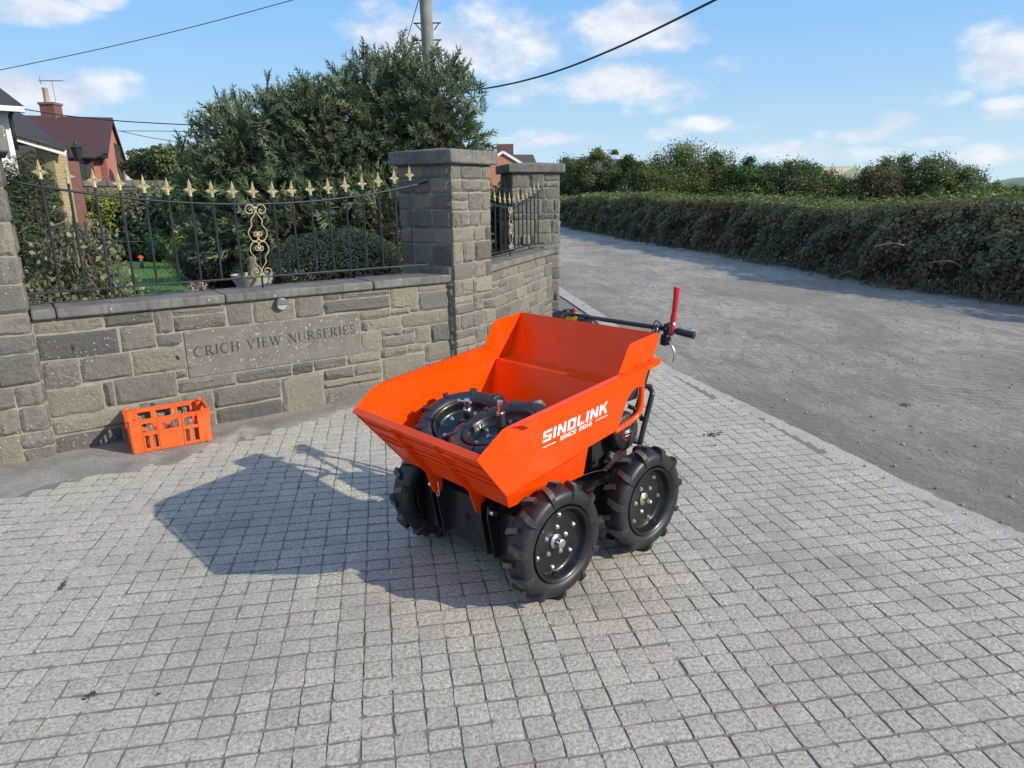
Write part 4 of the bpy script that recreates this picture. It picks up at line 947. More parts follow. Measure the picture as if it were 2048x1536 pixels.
# tall red hand lever on the lane side
rl_ = MB(); rl_.tube(smooth_path([(-.648, .405, .955), (-.648, .407, .99), (-.648, .410, 1.03), (-.646, .416, 1.06), (-.642, .424, 1.10), (-.638, .432, 1.15), (-.637, .434, 1.178), (-.637, .4345, 1.184)], 3), [.010]*3+[.013]*3+[.015]*3+[.013]*3+[.0145]*3+[.0155]*3+[.017]*3+[.012], 12); rl_.build('clutch_lever', 'red_plastic', hb, True)
MB().tube(smooth_path([(-.65, .375, 1.012), (-.648, .39, 1.022), (-.646, .41, 1.02), (-.645, .422, 1.005)], 3), .007, 8).build('lever_yoke', 'white_ink', hb, True)
for zz in (.0, .03): MB().tube(smooth_path([(-.63, .36, .99), (-.60, .34, 1.025-zz), (-.59, .325, .985), (-.585, .32, .90)], 4), .0035, 6).build('control_cable', 'satin', hb, True)
can = MB(); TC = Matrix.Translation((-.655, -.13, .962)) @ Matrix.Rotation(rad(90), 4, 'X'); can.lathe([(0, .010), (.002, .034), (.03, .036), (.031, .034), (.19, .034), (.2, .036), (.225, .036), (.228, .01)], 28, 0, TC, (True, True)); cn = can.build('document_canister', 'black', dump, 40)
mb = MB(); n = 8
vs = []
for k in range(n+1):
    a = rad(-20+120*k/n)
    for h in (.05, .16): vs.append(TC @ Vector((.0346*math.cos(a), .0346*math.sin(a)*-1*-1, h)))
mb.add(vs, [(2*k, 2*k+1, 2*k+3, 2*k+2) for k in range(n)]); mb.build('yellow_sticker', 'yellow_label', cn, True)
MB().tube([(-.665, -.24, .995), (-.667, -.24, 1.012), (-.668, -.243, 1.018)], [.008, .012, .007], 10).build('red_knob', 'red_plastic', cn, True)

# the skip sits on its pivots above the wheels; the handle set leans over the engine
SKIP = ('skip_side', 'skip_lower_flank', 'top_rail', 'extension_board', 'weld_tab', 'rear_board', 'rear_shelf', 'rear_bulkhead', 'floor_step', 'floor_riser', 'skip_floor', 'front_lower_panel', 'front_panel', 'front_lip', 'swage_line', 'pivot_bracket', 'letter', 'small_letter', 'printed_dash', 'tube_brace')
for o in list(dump.children):
    nm = o.name.split('.')[0]
    if nm in SKIP: o.location = (.0972, 0, .0938); o.scale = (.96, .941, .931)
    elif nm in ('handlebar', 'handle_column'): o.location = (.08, 0, .012); o.scale = (1, .84, 1)
    elif nm == 'document_canister': o.location = (.08, -.05, .012)
# ------------------------------------------------------------------ two loose wheels lying in the skip
def loose_wheel(px, v, depth_local, nrm, spin, label, shaft_at):
    d = ray(px, v)
    root = empty('loose_wheel', (0, 0, 0), 0, label, 'wheel', 'loose wheels in the skip')
    return root
def put_loose(center, nrm, spin, label, shaft, sdir):
    z = Vector(nrm).normalized(); x = Vector((1, 0, 0)); x = (x-z*x.dot(z)).normalized(); y = z.cross(x)
    m4 = Matrix(((x.x, y.x, z.x, center[0]), (x.y, y.y, z.y, center[1]), (x.z, y.z, z.z, center[2]), (0, 0, 0, 1)))
    root = empty('loose_wheel', (0, 0, 0), 0, label, 'wheel'); root.matrix_world = m4
    add_wheel(root, Matrix.Identity(4), spin, name='rim', clean=True)
    s0 = Vector(shaft); sd = Vector(sdir).normalized(); inv = m4.inverted(); L = lambda p: inv @ p
    c = Vector(center)
    MB().tube([L(c), L(s0)], .0195, 16).build('axle_tube', 'satin', root, 40)
    MB().tube([L(s0-sd*.002), L(s0+sd*.012)], .0185, 18).build('collar', 'zinc_y', root, 40)
    ax = MB().tube([L(s0+sd*.012), L(s0+sd*.062)], .0125, 18).build('axle_shaft', 'steel', root, 40)
    bd = sd.cross(Vector((.3, 1, .2) if spin < 1 else (1, .2, .1))).normalized(); q = s0+sd*.050
    MB().tube([L(q-bd*.02), L(q+bd*.036)], .0035, 8).build('cross_bolt', 'steel', ax, 40)
    MB().tube([L(q+bd*.034), L(q+bd*.042)], .0075, 6).build('bolt_head', 'steel', ax)
    MB().tube([L(q-bd*.022), L(q-bd*.015)], .007, 6).build('bolt_nut', 'steel', ax)
    return root
C1 = Vector(gp(938, 862, .585)); C2 = dworld((.305, .115, .630)); NA = Vector((.0, -.42, .90)).normalized(); NB_ = (dworld((.26, -.10, .95))-dworld((0, 0, 0))).normalized()
put_loose(C1, NA, .3, 'black spare wheel lying in the skip on the far side, facing up', C1+NA*.125, NA)
put_loose(C2, NB_, 1.2, 'black spare wheel in the skip against the near flank, mostly hidden', C2+Vector((-.05, .10, .9)).normalized()*.09, (-.02, -.05, 1))
# ------------------------------------------------------------------ bottle crate
CA = math.atan2(.257, .407); CW, CDp, CH = .478, .285, .225
crate = empty('bottle_crate', (-2.489, 4.349, .010), CA, 'orange plastic bottle crate standing at the foot of the name wall', 'crate')
def crate_wall(name, org, ux, L, cols_top, cols_bot, seed):
    """one openwork side in its own plane: ux along, z up; built from posts, bands and webs"""
    mb = MB(); ux = Vector(ux); uy = Vector((-ux.y, ux.x, 0)); t = .008; o = Vector(org)
    def b(s0, s1, z0, z1, e=0): 
        vs = []
        for z in (z0, z1):
            lean = .012*z/CH
            for q in ((s0, -e), (s1, -e), (s1, t), (s0, t)): vs.append(o+ux*q[0]+uy*(q[1]-lean)+Vector((0, 0, z)))
        mb.add(vs, [(0, 3, 2, 1), (4, 5, 6, 7), (0, 1, 5, 4), (1, 2, 6, 5), (2, 3, 7, 6), (3, 0, 4, 7)])
    b(0, L, 0, .022); b(0, L, .112, .135); b(0, L, .196, CH); 
    for zz in (.113, .198, CH-.003): b(0, L, zz, zz+.004, .005)
    for s0, s1 in cols_top: b(s0, s1, .1352, .1958)
    for s0, s1 in cols_bot: b(s0, s1, .0222, .1118)
    for sx in (.07, .165, L-.165, L-.07):
        if sx < L-.05: b(sx, sx+.004, 0, CH, .005)
    o_ = mb.build(name, 'crate', crate); return o_
ct = [(0, .07), (.155, .195), (.29, .325), (.405, CW)]; cb = [(0, .078), (.105, .128), (.155, .325), (.35, .373), (.405, CW)]
crate_wall('long_side', (0, 0, 0), (1, 0, 0), CW, ct, cb, 1)
crate_wall('long_side', (CW, CDp, 0), (-1, 0, 0), CW, ct, [(0, .08), (.155, .325), (.405, CW)], 2)
ct2 = [(0, .07), (.27, CDp)]; cb2 = [(0, .07), (.12, .22), (.27, CDp)]
crate_wall('short_side', (CW, 0, 0), (0, 1, 0), CDp, ct2, cb2, 3); crate_wall('short_side', (0, CDp, 0), (0, -1, 0), CDp, ct2, cb2, 4)
MB().box((.004, .004, .004), (CW-.004, CDp-.004, .014)).build('base', 'crate', crate)
for i, (xx, yy) in enumerate(((0, 0), (CW, 0), (CW, CDp), (0, CDp))):
    mb = MB(); mb.lathe([(0, .024), (.04, .024), (.1, .022), (CH, .026)], 16, 0, Matrix.Translation((xx+(.016 if xx == 0 else -.016), yy+(.016 if yy == 0 else -.016), .001)), (True, False)); mb.build('corner_post', 'crate', crate, 40)
    if yy > 0 or True:
        mb = MB(); sx = 1 if xx == 0 else -1; sy = 1 if yy == 0 else -1; mb.box((xx-.004*sx if sx > 0 else xx-.02, yy-.012 if sy > 0 else yy-.012, CH-.002), (xx+.02 if sx > 0 else xx+.004, yy+.012, CH+.018 if sy < 0 else CH+.004)); mb.build('stacking_lug', 'crate', crate, False, .003)
for k in range(1, 6): MB().box((CW*k/6-.002, .012, .015), (CW*k/6+.002, CDp-.012, .105)).build('divider', 'crate', crate)
for k in range(1, 4): MB().box((.012, CDp*k/4-.002, .015), (CW-.012, CDp*k/4+.002, .104)).build('divider', 'crate', crate)
BOT = MB().lathe([(.0, .028), (.003, .031), (.06, .032), (.11, .0325), (.125, .031), (.145, .022), (.165, .014), (.18, .0125), (.185, .0145), (.196, .0145), (.198, .0115), (.16, .0105), (.14, .019), (.118, .029), (.02, .029), (.006, .024)], 20, 0, None, (True, True)).mesh('bottle', 40)
cr = random.Random(4); nb = 0
for (ix, iy, nm) in ((1, 0, 'near the left end of the front row'), (2, 1, 'left of centre'), (3, 0, 'in the middle of the front row'), (3, 2, 'toward the wall, middle of the back'), (4, 0, 'near the right end of the front row'), (4, 2, 'toward the wall, right of the back')):
    x_, y_ = CW*(ix+.5)/6, CDp*(iy+.5)/4; c, s = math.cos(CA), math.sin(CA)
    o = link('glass_bottle', BOT, 'glass'); o.location = (-2.489+x_*c-y_*s, 4.349+x_*s+y_*c, .026); tag(o, 'clear glass bottle in the orange crate, '+nm, 'bottle', 'bottles in the orange crate')

# ------------------------------------------------------------------ plants: helpers
def leaf_cloud(P_, size, rng, up=.3, aspect=.55, out=None, droop=0., col=None):
    """folded leaf blades (2 triangles each) at points P_; out = preferred normals"""
    n = len(P_); nrm = rng.normal(size=(n, 3)); nrm[:, 2] = np.abs(nrm[:, 2])*.6+up
    if out is not None: nrm = nrm*.75+out*1.1
    nrm /= np.linalg.norm(nrm, axis=1)[:, None]+1e-9
    t = rng.normal(size=(n, 3)); t[:, 2] -= droop; t -= nrm*(t*nrm).sum(1)[:, None]; t /= np.linalg.norm(t, axis=1)[:, None]+1e-9
    b = np.cross(nrm, t); s = size*(.6+.8*rng.random(n))[:, None]
    V = np.empty((n, 4, 3)); V[:, 0] = P_-t*s*.5; V[:, 1] = P_+b*s*aspect*.5+nrm*s*.10; V[:, 2] = P_+t*s*.5; V[:, 3] = P_-b*s*aspect*.5+nrm*s*.10
    F = np.empty((n, 2, 3), int); k = np.arange(n)[:, None]*4; F[:, 0] = k+[0, 1, 2]; F[:, 1] = k+[0, 2, 3]
    r = rng.random(n) if col is None else np.clip(col+.18*rng.normal(size=n), 0, 1)
    return V.reshape(-1, 3), F.reshape(-1, 3), np.repeat(r, 4)
def ellip_pts(n, c, r, rng, shell=.35, bump=.12, zmin=None):
    d = rng.normal(size=(n, 3)); d /= np.linalg.norm(d, axis=1)[:, None]
    lump = 1+bump*(np.sin(d[:, 0]*5+c[0])*np.sin(d[:, 1]*4+c[1]*2)+.7*np.sin(d[:, 2]*7+d[:, 0]*6+c[0]*3))
    rr_ = (1-shell*rng.random(n)**1.6)*lump
    p = np.array(c)+d*np.array(r)*rr_[:, None]
    if zmin is not None: m = p[:, 2] > zmin; return p[m], d[m]
    return p, d
def core_blob(name, c, r, mat, parent, k=.72, seed=1):  # solid dark lump; its colour stands in for shade inside the foliage
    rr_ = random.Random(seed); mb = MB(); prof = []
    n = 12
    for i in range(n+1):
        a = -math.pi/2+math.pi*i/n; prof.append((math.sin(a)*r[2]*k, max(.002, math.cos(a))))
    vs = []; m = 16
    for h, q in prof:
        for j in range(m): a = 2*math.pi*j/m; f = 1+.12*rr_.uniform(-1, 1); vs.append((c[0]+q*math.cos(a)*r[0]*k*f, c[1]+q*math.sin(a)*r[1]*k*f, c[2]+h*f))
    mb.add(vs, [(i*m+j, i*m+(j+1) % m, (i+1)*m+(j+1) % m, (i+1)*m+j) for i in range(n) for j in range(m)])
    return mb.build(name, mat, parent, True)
def branch_mesh(mb, base, tip, r0, r1, seed, wig=.08, n=6):
    rr_ = random.Random(seed); b = Vector(base); t = Vector(tip); L = (t-b).length; pts = []
    for k in range(n+1): f = k/n; pts.append(b.lerp(t, f)+Vector([rr_.uniform(-1, 1)*wig*L*(0 if k in (0, n) else 1)*.5 for _ in range(3)]))
    mb.tube(pts, [r0+(r1-r0)*k/n for k in range(n+1)], 6)
def shrub(name, label, c, r, mat, n, size, seed, zb, cat='shrub', core=True, stems=6, up=.3, aspect=.55, col=None, group=None, bump=.12, coremat='lf_core'):
    root = empty(name, (c[0], c[1], zb), 0, label, cat, group); rng = np.random.default_rng(seed); cc_ = (0, 0, c[2]-zb)
    p, d = ellip_pts(n, cc_, r, rng, .4, bump, zmin=.0)
    V, F, rn = leaf_cloud(p, size, rng, up, aspect, d); np_mesh('foliage', V, F, mat, root, rn)
    mb = MB()
    for k in range(stems):
        a = 6.283*k/stems; branch_mesh(mb, (.06*math.cos(a), .06*math.sin(a), -.03), (r[0]*.6*math.cos(a), r[1]*.6*math.sin(a), cc_[2]+r[2]*.35), .018, .006, seed*31+k)
    mb.build('stems', 'bark', root, True)
    if core: core_blob('shade_core', cc_, r, 'lf_shade_core', root, .74, seed)
    return root
M['lf_shade_core'] = plain('shade_core', (.022, .024, .014, 1), .95, 0, .5, 12, 30, .8, .03)  # very dark tone paints the shade deep inside crowns and hedge

# ------------------------------------------------------------------ garden ground
GZ = .25
gpoly = [wloc(-1.6, .29, 0)[:2], wloc(1.6, .29, 0)[:2], (-.62, 6.8), (-.45, 7.0), (.25, 9.1), (-.2, 10.5), (-1.5, 22.), (-22, 26.), (-22, 4.5), (-3.6, 4.3)]
mb = MB().prism(gpoly, lambda a, b, t: (a, b, t), -.04, GZ-.012); o = mb.build('garden_bed', 'soil'); tag(o, kind='structure')
lp = [(-4.6, 8.2), (-2.2, 9.2), (-4.6, 18.6), (-13.5, 18.9), (-12., 10.)]
mb = MB().prism(lp, lambda a, b, t: (a, b, t), GZ-.03, GZ); o = mb.build('lawn', 'lawn'); tag(o, kind='structure')
rng = np.random.default_rng(5); n = 16000; pts = np.empty((n, 3)); pts[:, 0] = -12+9.5*rng.random(n); pts[:, 1] = 9.3+9.2*rng.random(n)**1.3; pts[:, 2] = GZ+.012
keep = (pts[:, 0] < -2.2-(pts[:, 1]-9.2)*.24) & (pts[:, 0] > -12.2-(pts[:, 1]-10)*.15) & (pts[:, 0]*0.42+9.2+.9 < pts[:, 1]+1.5); pts = pts[keep]
n = len(pts); a = rng.random(n)*6.28; hh = .02+.025*rng.random(n); V = np.empty((n, 3, 3)); dx = np.stack([np.cos(a), np.sin(a), 0*a], 1)*.006
V[:, 0] = pts-dx-[0, 0, .012]; V[:, 1] = pts+dx-[0, 0, .012]; V[:, 2] = pts+np.stack([rng.normal(size=n)*.008, rng.normal(size=n)*.008, hh], 1)
o = np_mesh('lawn_grass', V.reshape(-1, 3), np.arange(3*n).reshape(-1, 3), 'lf_green', None, np.repeat(rng.random(n), 3)); tag(o, 'short bright green mown grass of the lawn behind the railing', 'grass', None, 'stuff')

# ------------------------------------------------------------------ the big spruce behind the railing
def spray_templates(rng, k=5):
    out = []
    for _ in range(k):
        T = []; base_i = []
        def needles(a, b, n, ln):
            a = np.array(a); b = np.array(b); d = b-a; L = np.linalg.norm(d); d = d/L
            x = np.cross(d, [0, 0, 1.]); x /= np.linalg.norm(x)+1e-9; y = np.cross(x, d)
            ring = []
            for p, r in ((a, ln*.20), (a+(b-a)*.5, ln*.26), (b, ln*.04)): ring.append([p+(x*math.cos(q)+y*math.sin(q)*.75)*r for q in (0, 1.257, 2.513, 3.77, 5.027)])
            for i in range(2):
                for k_ in range(5): T.append([ring[i][k_], ring[i][(k_+1) % 5], ring[i+1][k_]]); T.append([ring[i][(k_+1) % 5], ring[i+1][(k_+1) % 5], ring[i+1][k_]])
            for i in range(n):
                f = (i+.5)/n; p = a+(b-a)*f; th = rng.uniform(-.6, 3.74); o_ = x*math.cos(th)+y*math.sin(th)*.8; l = ln*(.8+.4*rng.random())*(1-.45*f)
                T.append([p-d*.011, p+d*.011, p+o_*l+d*l*.8])
        needles((0, 0, 0), (0, 1., -.02), 26, .12)
        for q in range(5):
            y0 = .06+.17*q+.04*rng.random()
            for s in (-1, 1):
                L = (.40-.055*q)*(.7+.6*rng.random()); needles((0, y0, 0), (s*L*.60, y0+L*.76, rng.uniform(-.16, .12)), 11, .10)
        out.append(np.array(T).reshape(-1, 3))
    return out
def place_sprays(tpls, pos, dirs, scale, rng, roll=.9):
    Vs = []; R_ = []
    idx = rng.integers(0, len(tpls), len(pos))
    for ti, T in enumerate(tpls):
        m = np.where(idx == ti)[0]
        if len(m) == 0: continue
        d = dirs[m]/np.linalg.norm(dirs[m], axis=1)[:, None]; up_ = np.tile([0, 0, 1.], (len(m), 1))+rng.normal(size=(len(m), 3))*roll
        x = np.cross(d, up_); x /= np.linalg.norm(x, axis=1)[:, None]+1e-9; z = np.cross(x, d); s = scale[m][:, None, None]
        V = (T[None, :, 0:1]*x[:, None]+T[None, :, 1:2]*d[:, None]+T[None, :, 2:3]*z[:, None])*s+pos[m][:, None]
        Vs.append(V.reshape(-1, 3)); r = np.clip(.45+.25*rng.normal(size=len(m)), 0, 1); rn = np.repeat(r, len(T)).reshape(len(m), len(T)); 
        tipg = np.clip((T[:, 1]-.7)*.9, 0, .3); R_.append((rn+tipg[None]).clip(0, 1).ravel())
    V = np.vstack(Vs); return V, np.arange(len(V)).reshape(-1, 3), np.concatenate(R_)
rng = np.random.default_rng(77); TPL = spray_templates(rng)
def spruce():
    c0 = P(690, 560, 8.7); root = empty('spruce_tree', (c0[0], 8.7, GZ-.02), 0, 'big dark bushy topped spruce behind the railing and tall pier', 'tree')
    # lobes: px centre, half widths in px, depth
    lobes = [(478, 400, 82, 165, 8.5), (560, 372, 110, 165, 8.9), (660, 350, 120, 175, 8.6), (765, 330, 118, 190, 8.9), (862, 330, 96, 190, 8.7), (600, 460, 180, 110, 8.3), (800, 460, 160, 110, 8.3), (450, 480, 60, 90, 8.6)]
    pos = []; dr = []; sc = []
    mb = MB()
    for li, (u, v, wu, wv, y) in enumerate(lobes):
        c = P(u, v, y); s = y/FPX/.967; rx, rz_ = wu*s, wv*s; ry = min(rx, .95)
        n = int(700*rx*rz_/.55)+200
        d = rng.normal(size=(n, 3)); d[:, 1] -= .25*np.abs(rng.normal(size=n)); d /= np.linalg.norm(d, axis=1)[:, None]
        lump = 1+.10*np.sin(d[:, 0]*6+li)*np.sin(d[:, 2]*7+li*2)+.06*np.sin(d[:, 0]*13+d[:, 2]*11)
        rr_ = (.62+.30*rng.random(n)**.6)*lump
        p = c+d*np.array([rx, ry, rz_])*rr_[:, None]
        dd = d*np.array([1, 1, .45])+np.array([0, 0, .22])+rng.normal(size=(n, 3))*.28
        low = p[:, 2] < 1.2; dd[low, 2] -= .45
        m = p[:, 2] > GZ+.1; pos.append(p[m]); dr.append(dd[m]); sc.append((.15+.15*rng.random(n))[m])
        base = Vector((c[0]-c0[0], c[1]-8.7, 0)); branch_mesh(mb, (base.x*.5, base.y, -.02), (base.x, base.y, c[2]+rz_*.5-GZ), .07, .015, li, .05)
        core_blob('shade_core', (c[0]-c0[0], c[1]-8.7+.08, c[2]-GZ), (rx, ry, rz_), 'lf_shade_core', root, .66, li)
    # upright leaders along the top
    tops = [(365, 268), (380, 245), (440, 172), (455, 180), (470, 170), (492, 195), (535, 145), (560, 150), (590, 145), (615, 158), (640, 150), (690, 118), (727, 78), (745, 125), (758, 95), (800, 62), (822, 70), (835, 90), (880, 85), (900, 115), (925, 122), (945, 140), (958, 155)]
    for u, v in tops:
        q = P(u, v+34, 8.6+.3*rng.random()); q2 = P(u+rng.uniform(-12, 12), v, 8.6)
        L = np.linalg.norm(q2-q)
        pos.append(q[None]); dr.append((q2-q+rng.normal(size=3)*.02)[None]); sc.append(np.array([L*1.1]))
        for k in range(7):
            f = P(u+rng.uniform(-22, 22), v+rng.uniform(30, 80), 8.6+.3*rng.normal()); pos.append(f[None]); dr.append(np.array([[rng.normal()*.5, rng.normal()*.4-.15, .75]])); sc.append(np.array([.13+.12*rng.random()]))
    pos = np.vstack(pos); dr = np.vstack(dr); sc = np.concatenate(sc)
    V, F, rn = place_sprays(TPL, pos-np.array([c0[0], 8.7, GZ-.02]), dr, sc, rng)
    np_mesh('crown', V, F, 'lf_spruce', root, rn)
    mb.build('trunk', 'bark', root, True)
    mb = MB()   # dead twigs showing in the gaps
    for k in range(90):
        a = P(rng.uniform(520, 700), rng.uniform(290, 360), 8.05); branch_mesh(mb, (a[0]-c0[0], .0, a[2]-GZ), (a[0]-c0[0]+rng.uniform(-.3, .3), -.75+.1*rng.random(), a[2]-GZ+rng.uniform(-.15, .1)), .006, .002, k, .15, 4)
    for k in range(14):
        a = P(rng.uniform(495, 520), rng.uniform(238, 250), 8.0); b = P(rng.uniform(500, 535), rng.uniform(238, 256), 7.85); branch_mesh(mb, (a[0]-c0[0], .0, a[2]-GZ), (b[0]-c0[0], b[1]-8.7, b[2]-GZ), .006, .002, 400+k, .15, 4)
    tag(mb.build('dead_twigs', 'twig', root, True), kind='stuff')
spruce()

# ------------------------------------------------------------------ garden shrubs and ornaments
def pc(u, v, y): return P(u, v, y)
def px2m(y): return y/FPX/.967
def shr(name, label, u, v, wu, wv, y, mat, n, size, seed, ry=None, **k):
    c = pc(u, v, y); s = px2m(y); return shrub(name, label, c, (wu*s, ry or min(wu*s, .8), wv*s), mat, n, size, seed, GZ-.02, **k)
shr('rounded_shrub', 'dense dark green dome shrub beside the stone trough', 425, 520, 85, 62, 8.0, 'lf_dark', 9000, .035, 2, up=.6, aspect=.2)
shr('clipped_shrub', 'wide clipped brown-green box bush in front of the spruce', 675, 530, 128, 68, 7.1, 'lf_box', 15000, .028, 3, ry=.45, bump=.05)
shr('yellow_shrub', 'round yellow-green shrub against the garden wall', 205, 445, 75, 55, 18.2, 'lf_yellow', 6000, .09, 4, ry=.9)
shr('grey_shrub', 'tall grey-green leafy shrub right of the yellow one', 300, 450, 48, 70, 18.0, 'lf_grey', 4500, .10, 5, ry=.7)
shr('green_shrub', 'bright green climbing shrub below the spruce', 380, 415, 50, 60, 17.5, 'lf_green', 5000, .10, 6, ry=.7)
shr('low_shrub', 'low dark leafy shrub at the back of the lawn', 255, 495, 55, 35, 17.6, 'lf_dark', 3500, .11, 7, ry=.6)
shr('green_perennial', 'low bright green leafy plant at the back of the lawn', 332, 495, 42, 32, 17.4, 'lf_green', 3000, .12, 8, ry=.6)
shr('golden_shrub', 'small golden-yellow shrub behind the dark dome shrub', 372, 483, 26, 18, 15.0, 'lf_gold', 1800, .07, 9, ry=.3, core=False)
shr('juniper', 'dark feathery juniper beside the left pier', 62, 450, 62, 120, 6.6, 'lf_dark', 12000, .05, 10, up=.2, aspect=.16, ry=.3)
shr('low_shrub', 'dark green shrub filling the corner behind the dome shrub', 470, 470, 60, 55, 12.0, 'lf_dark', 4000, .08, 12, ry=.6)
shr('back_hedge', 'wild green hedge between the brick house and the spruce', 330, 335, 80, 35, 27., 'lf_tree', 5000, .16, 13, ry=1.2, cat='hedge', coremat='x')
shr('small_tree', 'thin leafy sapling standing above the garden wall', 325, 312, 24, 20, 26., 'lf_tree2', 500, .15, 14, ry=.5, cat='tree', core=False)
shr('filler_shrub', 'dark shrub added to close the bright gap behind the short railing', 1003, 450, 38, 75, 10.4, 'lf_dark', 5000, .06, 16, ry=.5)  # added filler over a bright gap, in place of a dark wall and rail
# the half-dead climbing bush at the left end of the railing
def dead_bush():
    c = pc(165, 520, 5.15); root = empty('dying_bush', (c[0], c[1], GZ-.02), 0, 'half-dead mound of tangled bare stems and grey-green leaves behind the railing', 'shrub')
    rng = np.random.default_rng(15); s = px2m(5.15); W_, H_ = 118*s, (c[2]-GZ)+108*s
    mb = MB(); tips = []
    for k in range(230):
        a = rng.uniform(0, 6.283); r0 = rng.uniform(0, .12); lean = rng.uniform(.1, 1.0); h = H_*(1-.62*lean**1.4)*rng.uniform(.75, 1.02)
        b = Vector((r0*math.cos(a), r0*math.sin(a), 0)); t = Vector((W_*lean*math.cos(a), min(.45, W_)*lean*math.sin(a), h)); m = b.lerp(t, .55)+Vector((0, 0, .22*H_*lean)); q = smooth_path([tuple(b), tuple(b.lerp(m, .5)+Vector(rng.normal(size=3)*.02)), tuple(m+Vector(rng.normal(size=3)*.03)), tuple(t), tuple(t+Vector((.1*math.cos(a)+rng.normal()*.03, .06*math.sin(a), -.12*lean-.02)))], 3)
        mb.tube(q, [.0055-.004*i/len(q) for i in range(len(q))], 4); tips += q[5:]
    for k in range(160):
        b = Vector(tips[rng.integers(len(tips))]); t = b+Vector((rng.normal()*.12, rng.normal()*.08, rng.normal()*.10)); mb.tube([b, b.lerp(t, .5)+Vector(rng.normal(size=3)*.012), t], [.0028, .0022, .0012], 3)
    tag(mb.build('bare_stems', 'twig', root, True), kind='stuff')
    tp = np.array(tips); p = tp[rng.integers(0, len(tp), 5200)]+rng.normal(size=(5200, 3))*.035; p = p[p[:, 2] < H_*(.45+.6*rng.random(len(p)))]
    n2 = 2200; q = np.stack([rng.normal(size=n2)*W_*.62, rng.normal(size=n2)*.16-.08, np.abs(rng.normal(size=n2))*.22+.06], 1); p = np.vstack([p, q])
    V, F, rn = leaf_cloud(p, .05, rng, .2, .62); np_mesh('leaves', V, F, 'lf_grey', root, rn)
dead_bush()
# stone trough with a small figure, bird bath, lawn ornament, flowers
tr = pc(508, 552, 6.85); t0 = empty('stone_trough', (tr[0], tr[1], GZ-.02), rad(30), 'pale cast-stone trough just behind the gold scrolls', 'trough')
s = px2m(6.85); zt = tr[2]+8*s-GZ
mb = MB(); prof = [(.0, .14), (.10, .15), (.14, .16), (zt-.10, .17), (zt-.05, .20), (zt, .21), (zt, .185), (zt-.05, .17)]
mb.lathe(prof, 28, 0, None, (True, True)); mb.build('bowl', 'stone_pale', t0, 40)
fg = pc(502, 530, 6.85); f0 = empty('garden_figure', (fg[0], fg[1]+.03, GZ-.02+zt-.05), 0, 'small grey weathered stone figure in the trough', 'ornament')
MB().lathe([(0, .05), (.03, .055), (.08, .045), (.12, .05), (.15, .03), (.17, .036), (.20, .03), (.22, .008)], 14, 0, None, (True, True)).build('figure', 'stone_back', f0, True)
bb = pc(420, 455, 10.5); b0 = empty('bird_bath', (bb[0], bb[1], GZ-.02), 0, 'pale stone bird bath standing behind the dome shrub', 'bird bath'); hz_ = bb[2]-GZ
MB().lathe([(0, .16), (.05, .16), (.08, .10), (hz_*.5, .06), (hz_-.06, .08), (hz_-.03, .10)], 20, 0, None, (True, True)).build('pedestal', 'stone_pale', b0, 40)
MB().lathe([(hz_-.03, .10), (hz_-.02, .17), (hz_+.03, .185), (hz_+.04, .175), (hz_+.01, .14), (hz_, .02)], 28, 0, None, (True, True)).build('basin', 'stone_pale', b0, 40)
MB().lathe([(hz_, .03), (hz_+.06, .035), (hz_+.1, .02), (hz_+.13, .005)], 12, 0, None, (True, True)).build('finial', 'stone_back', b0, True)
oo = gp(284, 536, GZ); o0 = empty('lawn_ornament', (oo[0], oo[1], GZ), 0, 'little orange and grey ornament standing on the lawn', 'ornament')
MB().tube([(0, 0, 0), (.01, 0, .12), (0, 0, .22)], [.05, .03, .035], 10).build('post', 'alu', o0, True)
MB().lathe([(.20, .02), (.21, .065), (.24, .05), (.27, .015)], 14, 0, None, (True, True)).build('cap', 'orange', o0, True)
MB().box((-.12, -.04, 0), (-.03, .04, .05)).build('base', 'stone_pale', o0, False, .01)
fl = wloc(-.42, .40, GZ); f1 = empty('pink_flower', fl, 0, 'small faded pink flower head just above the wall coping', 'flower'); rng = np.random.default_rng(3)
p = rng.normal(size=(140, 3))*[.035, .03, .018]+[0, 0, .985-GZ]; V, F, rn = leaf_cloud(p, .022, rng, .5); np_mesh('petals', V, F, 'lf_pink', f1, rn); MB().tube([(0, 0, 0), (.01, 0, .4), (0, 0, .98-GZ)], .004, 5).build('stem', 'bark', f1)
wf = pc(352, 462, 15.5); f2 = empty('white_flower', (wf[0], wf[1], GZ), 0, 'single white flower on a stalk beside the golden shrub', 'flower')
p = rng.normal(size=(80, 3))*[.05, .05, .05]+[0, 0, wf[2]-GZ]; V, F, rn = leaf_cloud(p, .05, rng, .5); np_mesh('petals', V, F, 'white_paint', f2, rn); MB().tube([(0, 0, 0), (.02, 0, .5), (0, 0, wf[2]-GZ)], .008, 5).build('stem', 'bark', f2)
# garden wall at the back
gwA = pc(30, 400, 17.); gwB = pc(395, 400, 21.); gd = Vector((gwB[0]-gwA[0], gwB[1]-gwA[1], 0)); gl = gd.length; ga = math.atan2(gd.y, gd.x)
gw = empty('garden_wall', (gwA[0], gwA[1], 0), ga, 'rough grey stone garden wall below the brick house', 'stone wall'); gzt = 2.18
MB().box((-.2, .012, 0), (gl+1, .4, gzt-.16)).build('mortar_core', 'stone_back', gw)
rg = random.Random(41); face(gw, gl+.6, [.3, .62, .9, 1.16, 1.40, 1.62, 1.83, gzt-.16], (.28, .6), rg, (0, 0), 0, 'stone_back', .25, proud=.04)
x = -.2
while x < gl+.8:
    w = rg.uniform(.18, .32); slab(gw, (x, -.05, gzt-.16+rg.uniform(0, .01)), (x+w-.01, .45, gzt+rg.uniform(-.03, .03)), 'stone_back', 'cock_stone', .02); x += w

